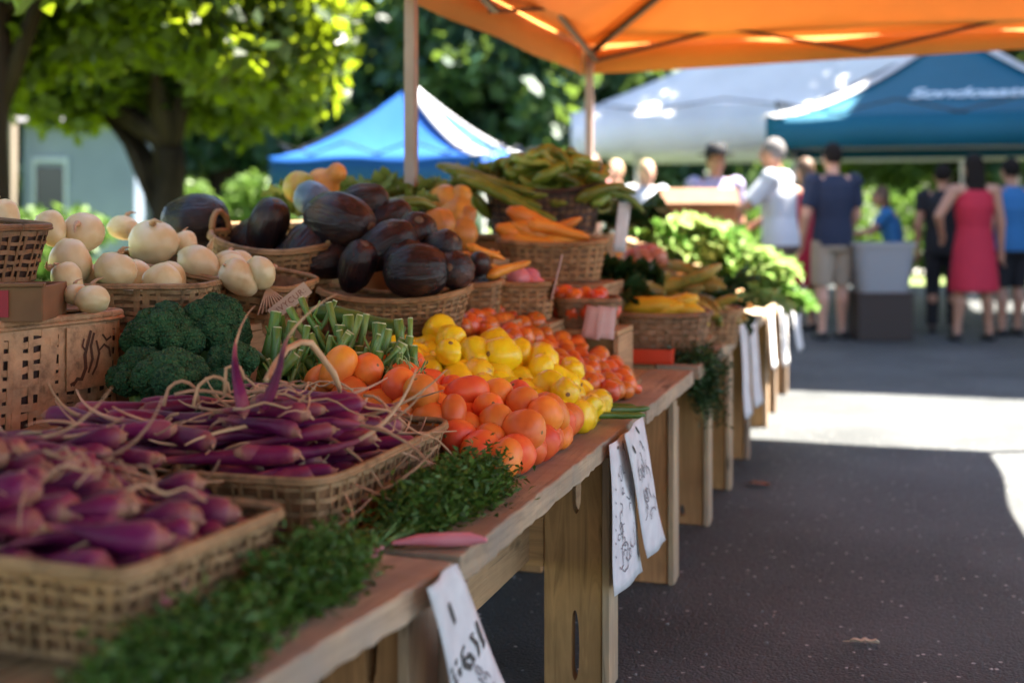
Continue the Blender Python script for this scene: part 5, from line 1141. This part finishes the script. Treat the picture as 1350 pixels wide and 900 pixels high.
# gourds, squash and leafy stuff behind the eggplants
GM = [fruit('gourd', pear(.055, .03, .085), 8, 6, .03, .06, bend=.2), fruit('gourd', ovalprof(.055, .055), 9, 8, .04)]
for m_ in GM: m_.materials.append(GOURD)
SQ = [fruit('orange_squash', ovalprof(.075, .065, dim=.15), 10, 8, .05), fruit('orange_squash', pear(.075, .04, .11), 11, 5, .03)]
for m_ in SQ: m_.materials.append(SQUASH)
put(GM[1], 'gourd', 'green and yellow round gourd at the top left behind the eggplants', 'gourd', None, pf(395, 247, 4.1), (0, .4, 1), .95)
put(SQ[1], 'gourd', 'curved orange and pink gourd standing highest behind the eggplants', 'gourd', None, pf(430, 240, 4.15), (.4, .9, TH), .75)
BLUEF = skin('squash_blue', [(0.3, (0.10, 0.16, 0.22)), (0.7, (0.22, 0.32, 0.40))], 8, .35, .05, 40)
bs = fruit('blue_squash', ovalprof(.06, .055, dim=.12), 12, 8, .04); bs.materials.append(BLUEF); put(bs, 'blue_squash', 'dull blue grey squash under the curved orange gourd', 'squash', None, pf(412, 262, 4.0), (0, .5, 0), 1.0)
for i, (x, y, f, s, lab) in enumerate(((590, 268, 4.4, .9, 'orange squash, upper of two right of the leafy heads'), (604, 278, 4.35, .85, 'orange squash touching another beside the pepper heap'), (576, 296, 4.1, .8, 'orange squash above the little dark eggplants'), (612, 300, 4.3, .7, 'small orange squash in the shade of the pepper heap'))): put(SQ[i % 2], 'orange_squash', lab, 'squash', 'orange squashes behind the eggplants', pf(x, y, f), (rnd.uniform(-.5, .5), rnd.uniform(-.5, .8), i), s)
YG = leafy('yellow_green_leaf', (0.10, 0.16, 0.02), (0.30, 0.34, 0.08), .45, .3, 14)
for i, (x, y, f, lab) in enumerate(((496, 258, 4.5, 'yellow green leafy head left of the pinkish pole'), (520, 250, 4.6, 'yellow green leafy head just before the pinkish pole'), (553, 255, 4.5, 'yellow green leafy head right of the pinkish pole'), (470, 252, 4.6, 'yellow green leaves above the topmost eggplant'), (385, 275, 4.2, 'yellow green leaves under the round gourd'), (545, 280, 4.2, 'pale leaves between the eggplants and the orange squash'), (630, 232, 5.0, 'leafy celery top at the left end of the pepper heap'), (612, 250, 4.9, 'leafy celery lower at the left end of the pepper heap'), (668, 232, 5.2, 'leafy tops over the middle of the pepper heap'), (760, 240, 5.2, 'leafy tops at the right end of the pepper heap'))): leaf_head('leafy_green', lab, pf(x, y+12, f), .085, 90+i, YG, 20, 'greens', None)
for i in range(9):
    x, y = rnd.uniform(480, 570), rnd.uniform(268, 300); put(PEP[i % 4], 'pale_pod', 'pale yellowish pod lying behind the eggplants', 'pod', 'pale pods behind the eggplants', pf(x, y, 4.1), (rnd.uniform(0, 6), .1, TH+rnd.uniform(-.6, .6)), .9)
riser('high crate step under the gourds and leafy heads behind the eggplants', -2.35, -1.69, 3.88, 4.9, .702, 1.10)
riser('crate step under the orange squashes', -1.56, -1.27, 3.9, 4.25, .702, .98)
# ------------------------------------------------------------------ people
def person(label, px, f, h, face, top, bottom, hair, skin_m=SKIN_A, arms=None, hat=None, long_hair=False, dress=None, shoes=None, lean=0.0, feet=.10, sleeve=.45, shorts=False, bulk=1.0, group=None):
    """face: heading in degrees seen from above, 0 = looking away from the camera along the row; local +Y is forward"""
    base = ground(px, f); t = thing('person', label, 'person', base, (0, 0, TH+R(face)), group); H = h; B = bulk
    def J(x, y, z): return Vector((x*H, y*H + lean*max(0, z-.5)*H, z*H))
    hipL, hipR = J(-.055, 0, .50), J(.055, 0, .50); shL, shR = J(-.112, -.005, .805), J(.112, -.005, .805)
    fL, fR = J(-feet/2-.01, 0, .035), J(feet/2+.01, .02, .035); kL, kR = hipL.lerp(fL, .48)+Vector((0, .015*H, 0)), hipR.lerp(fR, .48)+Vector((0, .015*H, 0))
    A = arms or {}
    eL = shL + Vector(A.get('eL', (-.03, -.01, -.17)))*H; wL = eL + Vector(A.get('wL', (0, .04, -.145)))*H
    eR = shR + Vector(A.get('eR', (.03, -.01, -.17)))*H; wR = eR + Vector(A.get('wR', (0, .04, -.145)))*H
    hd = J(0, .012, .932)
    mb = MB()
    def limb(a, b, ra, rb, k=6): 
        mb.tube([a.lerp(b, i/(k-1)) for i in range(k)], [(ra+(rb-ra)*i/(k-1))*H for i in range(k)], 12, rnd_cap=True)
    for hp, kn, ft in ((hipL, kL, fL), (hipR, kR, fR)):
        limb(hp, kn, .050*B, .032); mb.tube([kn, kn.lerp(ft, .3)-Vector((0, .012*H, 0)), kn.lerp(ft, .7), ft], [.031*H, .034*H, .023*H, .020*H], 12, rnd_cap=True)
        mb.tube([ft+Vector((0, -.022*H, -.012*H)), ft+Vector((0, .03*H, -.018*H)), ft+Vector((0, .085*H, -.024*H))], [.022*H, .022*H, .012*H], 10, rnd_cap=True)
    c_ = J(0, 0, .53); mb.ball(c_, (.095*H*B, .066*H*B, .075*H), 20, 12); mb.ball(J(0, 0, .62), (.082*H*B, .058*H*B, .10*H), 20, 12); mb.ball(J(0, -.004, .735), (.098*H*B, .066*H*B, .105*H), 20, 12)
    limb(shL, shR, .036, .036); limb(J(0, -.005, .80), J(0, .006, .885), .036, .032)
    for s, (sh, e, w_) in ((-1, (shL, eL, wL)), (1, (shR, eR, wR))):
        limb(sh, e, .034, .025); limb(e, w_, .025, .017)
        d = (w_-e).normalized(); sd = Vector((0, 1, 0)) - d*d.y; sd = sd.normalized() if sd.length > .1 else Vector((1, 0, 0)); nn = d.cross(sd)
        pc = w_+d*.028*H; mb.ball(pc, (.018*H, .018*H, .018*H), 10, 8); mb.tube([w_, pc, w_+d*.052*H], [.016*H, .019*H, .017*H], 10, rnd_cap=True)
        for k, (of, ln) in enumerate(((-.0165, .036), (-.0055, .042), (.0055, .040), (.0165, .031))):
            b0 = w_+d*.05*H+sd*of*H*.9; m_ = b0+d*ln*.55*H+nn*s*.006*H; mb.tube([b0, m_, m_+d*ln*.45*H+nn*s*.014*H], [.0058*H, .0054*H, .0045*H], 8, rnd_cap=True)
        b0 = w_+d*.020*H+sd*.012*H; mb.tube([b0, b0+sd*.020*H+d*.012*H, b0+sd*.026*H+d*.032*H], [.0075*H, .0065*H, .005*H], 8, rnd_cap=True)
    mb.ball(hd, (.045*H, .056*H, .066*H), 24, 18); mb.ball(hd+Vector((0, .018, -.036))*H, (.032*H, .036*H, .030*H), 16, 10)
    mb.tube([hd+Vector((0, .053, .008))*H, hd+Vector((0, .064, -.014))*H], [.006*H, .0095*H], 8, rnd_cap=True)
    for s in (-1, 1): mb.ball(hd+Vector((s*.046, -.002, -.004))*H, (.006*H, .012*H, .018*H), 8, 8)
    fuse(mb, 'body', skin_m, t, .0085, 2)
    for s in (-1, 1): link('eye', MB().ball(hd+Vector((s*.019, .050, .006))*H, (.0075*H, .005*H, .0055*H), 10, 8).mesh('eye'), EYE, t)
    link('mouth', MB().ball(hd+Vector((0, .050, -.034))*H, (.014*H, .006*H, .004*H), 10, 8).mesh('mouth'), LIP, t)
    hm = MB().ball(hd+Vector((0, -.010, .014))*H, (.051*H, .058*H, .063*H), 22, 16)
    if long_hair:
        hm.loft([(hd+Vector((0, -.028, .02))*H, .050*H, .036*H), (hd+Vector((0, -.036, -.05))*H, .052*H, .032*H), (hd+Vector((0, -.042, -.12))*H, .056*H, .028*H), (hd+Vector((0, -.042, -.20))*H, .045*H, .02*H)], 16)
    # keep the face clear
    ho = fuse(hm, 'hair', hair, t, .011, 2); me = ho.data; bmh = bmesh.new(); bmh.from_mesh(me)
    bmesh.ops.delete(bmh, geom=[v for v in bmh.verts if v.co.y > hd.y+.030*H and v.co.z < hd.z+.038*H or (v.co.y > hd.y+.012*H and v.co.z < hd.z-.01*H)], context='VERTS'); bmh.to_mesh(me); bmh.free()
    if hat:
        hb = MB().loft([(hd+Vector((0, 0, .032))*H, .060*H, .068*H), (hd+Vector((0, 0, .060))*H, .056*H, .064*H), (hd+Vector((0, 0, .088))*H, .046*H, .052*H), (hd+Vector((0, 0, .094))*H, .02*H, .02*H)], 20).build('hat', hat, t, smooth=True)
        MB().loft([(hd+Vector((0, .01, .030))*H, .098*H, .104*H), (hd+Vector((0, .01, .036))*H, .098*H, .104*H)], 28).build('brim', hat, hb, smooth=True)
    hem = .475
    if top:
        m = MB(); e = .011
        m.loft([(J(0, 0, hem), (.100*B+e)*H, (.070*B+e)*H), (J(0, 0, .54), (.099*B+e)*H, (.069*B+e)*H), (J(0, 0, .62), (.087*B+e)*H, (.062*B+e)*H), (J(0, -.003, .72), (.100*B+e)*H, (.068*B+e)*H), (J(0, -.004, .785), (.108+e)*H, (.058+e)*H), (J(0, -.004, .825), (.085)*H, (.045)*H), (J(0, 0, .845), (.046)*H, (.042)*H)], 28)
        for sh, el, wr in ((shL, eL, wL), (shR, eR, wR)):
            if sleeve <= 1: q = [sh, sh.lerp(el, sleeve*.5), sh.lerp(el, sleeve)]; rr = [.044*H, .043*H, .041*H]
            else: q = [sh, el, el.lerp(wr, sleeve-1)]; rr = [.044*H, .036*H, .030*H]
            if sleeve > 0: m.tube(q, rr, 14); m.ball(sh, .049*H, 16, 12)
        fuse(m, 'shirt', top, t, .011, 2)
    if bottom:
        m = MB(); m.loft([(J(0, 0, .575), (.090*B+.006)*H, (.064*B+.006)*H), (J(0, 0, .53), (.099*B+.008)*H, (.072*B+.006)*H), (J(0, 0, .47), (.104*B+.006)*H, (.074*B+.006)*H), (J(0, 0, .45), (.100*B)*H, (.070*B)*H)], 24)
        for hp, kn, ft in ((hipL, kL, fL), (hipR, kR, fR)):
            q = [hp, hp.lerp(kn, .5), hp.lerp(kn, 1.0)] if shorts else [hp, kn, kn.lerp(ft, .5), kn.lerp(ft, .97)]
            m.tube(q, [.060*B*H, .057*H, .052*H] if shorts else [.060*B*H, .044*H, .038*H, .034*H], 16)
        fuse(m, 'shorts' if shorts else 'trousers', bottom, t, .011, 2)
    if dress:
        m = MB(); m.loft([(J(0, 0, .265), .135*H, .110*H), (J(0, 0, .36), .128*H, .100*H), (J(0, 0, .50), .112*H*B, .082*H*B), (J(0, 0, .61), .091*H*B, .068*H*B), (J(0, -.003, .72), .108*H*B, .077*H*B), (J(0, -.004, .79), .10*H, .062*H), (J(0, -.004, .815), .07*H, .05*H)], 32)
        o = fuse(m, 'dress', dress, t, .011, 3)
    for ft in (fL, fR):
        MB().tube([ft+Vector((0, -.026*H, -.016*H)), ft+Vector((0, .03*H, -.020*H)), ft+Vector((0, .092*H, -.022*H))], [.025*H, .025*H, .015*H], 10, rnd_cap=True).build('shoe', shoes or BLACK_M, t, smooth=True)
    return t
C_WHITE = cloth('shirt_white', (0.50, 0.53, 0.60), .1, .8); C_NAVY = cloth('shirt_navy', (0.018, 0.026, 0.055), 0, .8); C_KHAKI = cloth('khaki', (0.36, 0.29, 0.22), 0, .85); C_RED = cloth('dress_red', (0.46, 0.022, 0.05), .05, .75)
C_BLACK = cloth('cloth_black', (0.014, 0.014, 0.018), 0, .8); C_BLUE = cloth('shirt_blue', (0.03, 0.15, 0.36), 0, .8); C_BROWN = cloth('trousers_brown', (0.10, 0.07, 0.06), 0, .85); C_PURPLE = cloth('shirt_lilac', (0.34, 0.31, 0.46), 0, .8); C_PALE = cloth('shirt_pale', (0.66, 0.62, 0.58), 0, .8); C_PINK = cloth('shirt_pink', (0.62, 0.26, 0.26), 0, .8)
H_GREY = plain('hair_grey', (0.16, 0.15, 0.15), .85, spec=.2); H_DARK = plain('hair_dark', (0.012, 0.009, 0.008), .8, spec=.15); H_BROWN = plain('hair_brown', (0.09, 0.045, 0.022), .6); H_FAIR = plain('hair_fair', (0.40, 0.28, 0.16), .6)
person('white haired man in a white shirt and brown trousers reaching left to the stall', 1030, 10.9, 1.74, 62, C_WHITE, C_BROWN, H_GREY, SKIN_B, arms=dict(eL=(-.05, .10, -.13), wL=(.02, .15, -.03), eR=(.02, .05, -.17), wR=(.0, .13, -.07)), sleeve=.9, lean=.08, bulk=1.12)
person('man in a navy T-shirt and khaki shorts seen from behind', 1098, 11.3, 1.72, 12, C_NAVY, C_KHAKI, H_DARK, SKIN_A, arms=dict(eL=(-.035, .01, -.17), wL=(.01, .07, -.13), eR=(.03, .02, -.17), wR=(-.02, .10, -.11)), shorts=True, sleeve=.75)
person('person in a long red dress half hidden behind the man in khaki shorts', 1062, 12.1, 1.62, 30, None, None, H_BROWN, SKIN_A, dress=C_RED, long_hair=True)
person('woman in a sleeveless red dress with long dark hair seen from behind', 1284, 11.15, 1.62, 4, None, None, H_DARK, SKIN_B, dress=C_RED, long_hair=True, arms=dict(eL=(-.085, .0, -.135), wL=(.045, .07, -.085), eR=(.035, .0, -.17), wR=(.01, .02, -.15)), feet=.17)
person('person in black clothes standing left of the woman in the sleeveless red dress', 1243, 11.9, 1.56, -15, C_BLACK, C_BLACK, H_DARK, SKIN_B, sleeve=.5)
person('person in a blue shirt and black shorts at the right edge', 1333, 11.6, 1.60, 15, C_BLUE, C_BLACK, H_DARK, SKIN_B, shorts=True, sleeve=.6, bulk=1.1)
person('brown haired child in a blue top bending over the grey tub', 1184, 12.2, 1.36, 70, C_BLUE, C_BLACK, H_BROWN, SKIN_B, lean=.25, arms=dict(eL=(-.02, .10, -.12), wL=(.0, .14, -.02), eR=(.02, .10, -.12), wR=(.0, .14, -.03)), long_hair=True, sleeve=.6)
person('vendor in a dark hat and lilac shirt standing behind the brown carton', 943, 11.2, 1.68, 190, C_PURPLE, C_BROWN, H_DARK, SKIN_B, hat=C_BLACK, sleeve=.8)
person('fair haired person in pale clothes behind the pepper heap, left of two', 812, 13.2, 1.64, 150, C_PALE, C_KHAKI, H_FAIR, SKIN_A, sleeve=.8)
person('fair haired person in a white top behind the pepper heap, right of two', 852, 13.0, 1.63, 200, C_WHITE, C_KHAKI, H_FAIR, SKIN_A, sleeve=.8)
person('person in a pink top glimpsed behind the white canopy pole', 781, 13.6, 1.72, 175, C_PINK, C_BROWN, H_BROWN, SKIN_A, sleeve=.6)

# ------------------------------------------------------------------ things near the people
def tub():
    p = ground(1160, 11.3); t = thing('storage_tub', 'grey plastic tub on a dark stand beside the man in khaki shorts', 'tub', p, (0, 0, TH))
    def ring(z, a, b, n=40, e=5):
        out = []
        for i in range(n):
            q = 2*math.pi*i/n; c_, s_ = math.cos(q), math.sin(q); out.append((a*math.copysign(abs(c_)**(2/e), c_), b*math.copysign(abs(s_)**(2/e), s_), z))
        return out
    vs = ring(.42, .22, .17) + ring(.84, .275, .21) + ring(.84, .26, .195) + ring(.44, .205, .155); n = 40
    MB().add(vs, [tuple(range(n-1, -1, -1))] + [(j*n+i, j*n+(i+1) % n, (j+1)*n+(i+1) % n, (j+1)*n+i) for j in range(3) for i in range(n)] + [tuple(range(3*n, 4*n))]).build('tub', plain('tub_grey', (0.24, 0.245, 0.265), .5), t, smooth=False, bevel=.003)
    vs = ring(.825, .29, .225) + ring(.85, .29, .225) + ring(.85, .262, .197) + ring(.825, .277, .212)
    MB().add(vs, [(j*n+i, j*n+(i+1) % n, ((j+1) % 4)*n+(i+1) % n, ((j+1) % 4)*n+i) for j in range(4) for i in range(n)]).build('lip', plain('tub_lip', (0.30, 0.305, 0.325), .5), t)
    MB().box((-.24, -.19, 0), (.24, .19, .40)).build('stand', plain('stand_dark', (0.03, 0.018, 0.014), .7), t, bevel=.01)
    MB().box((-.255, -.20, .40), (.255, .20, .418)).build('stand_top', plain('stand_top', (0.05, 0.03, 0.024), .7), t, bevel=.004)
tub()
p = pf(917, 300, 9.6); t = thing('brown_carton', 'open brown cardboard carton beyond the lettuce in front of the vendor', 'carton', p, (0, 0, TH))
for lo, hi in (((-.28, -.18, 0), (.28, -.172, .29)), ((-.28, .172, 0), (.28, .18, .29)), ((-.28, -.172, 0), (-.272, .172, .29)), ((.272, -.172, 0), (.28, .172, .29)), ((-.272, -.172, 0), (.272, .172, .008))): MB().box(lo, hi).build('side', CARD, t, bevel=.002)
MB().add([(-.28, -.182, .29), (.28, -.182, .29), (.28, -.27, .18), (-.28, -.27, .18)], [(0, 1, 2, 3)]).build('flap', CARD, t, solid=.004)
zc = p.z; back = thing('carton_stand', 'plain wooden stand under the brown cardboard carton', 'stand', (p.x, p.y, 0), (0, 0, TH))
MB().box((-.36, -.26, zc-.035), (.36, .26, zc-.004)).build('top', W_X, back, bevel=.003)
for sx in (-1, 1):
    for sy in (-1, 1): MB().box((sx*.32-.025, sy*.22-.025, 0), (sx*.32+.025, sy*.22+.025, zc-.035)).build('leg', W_Z, back, bevel=.003)
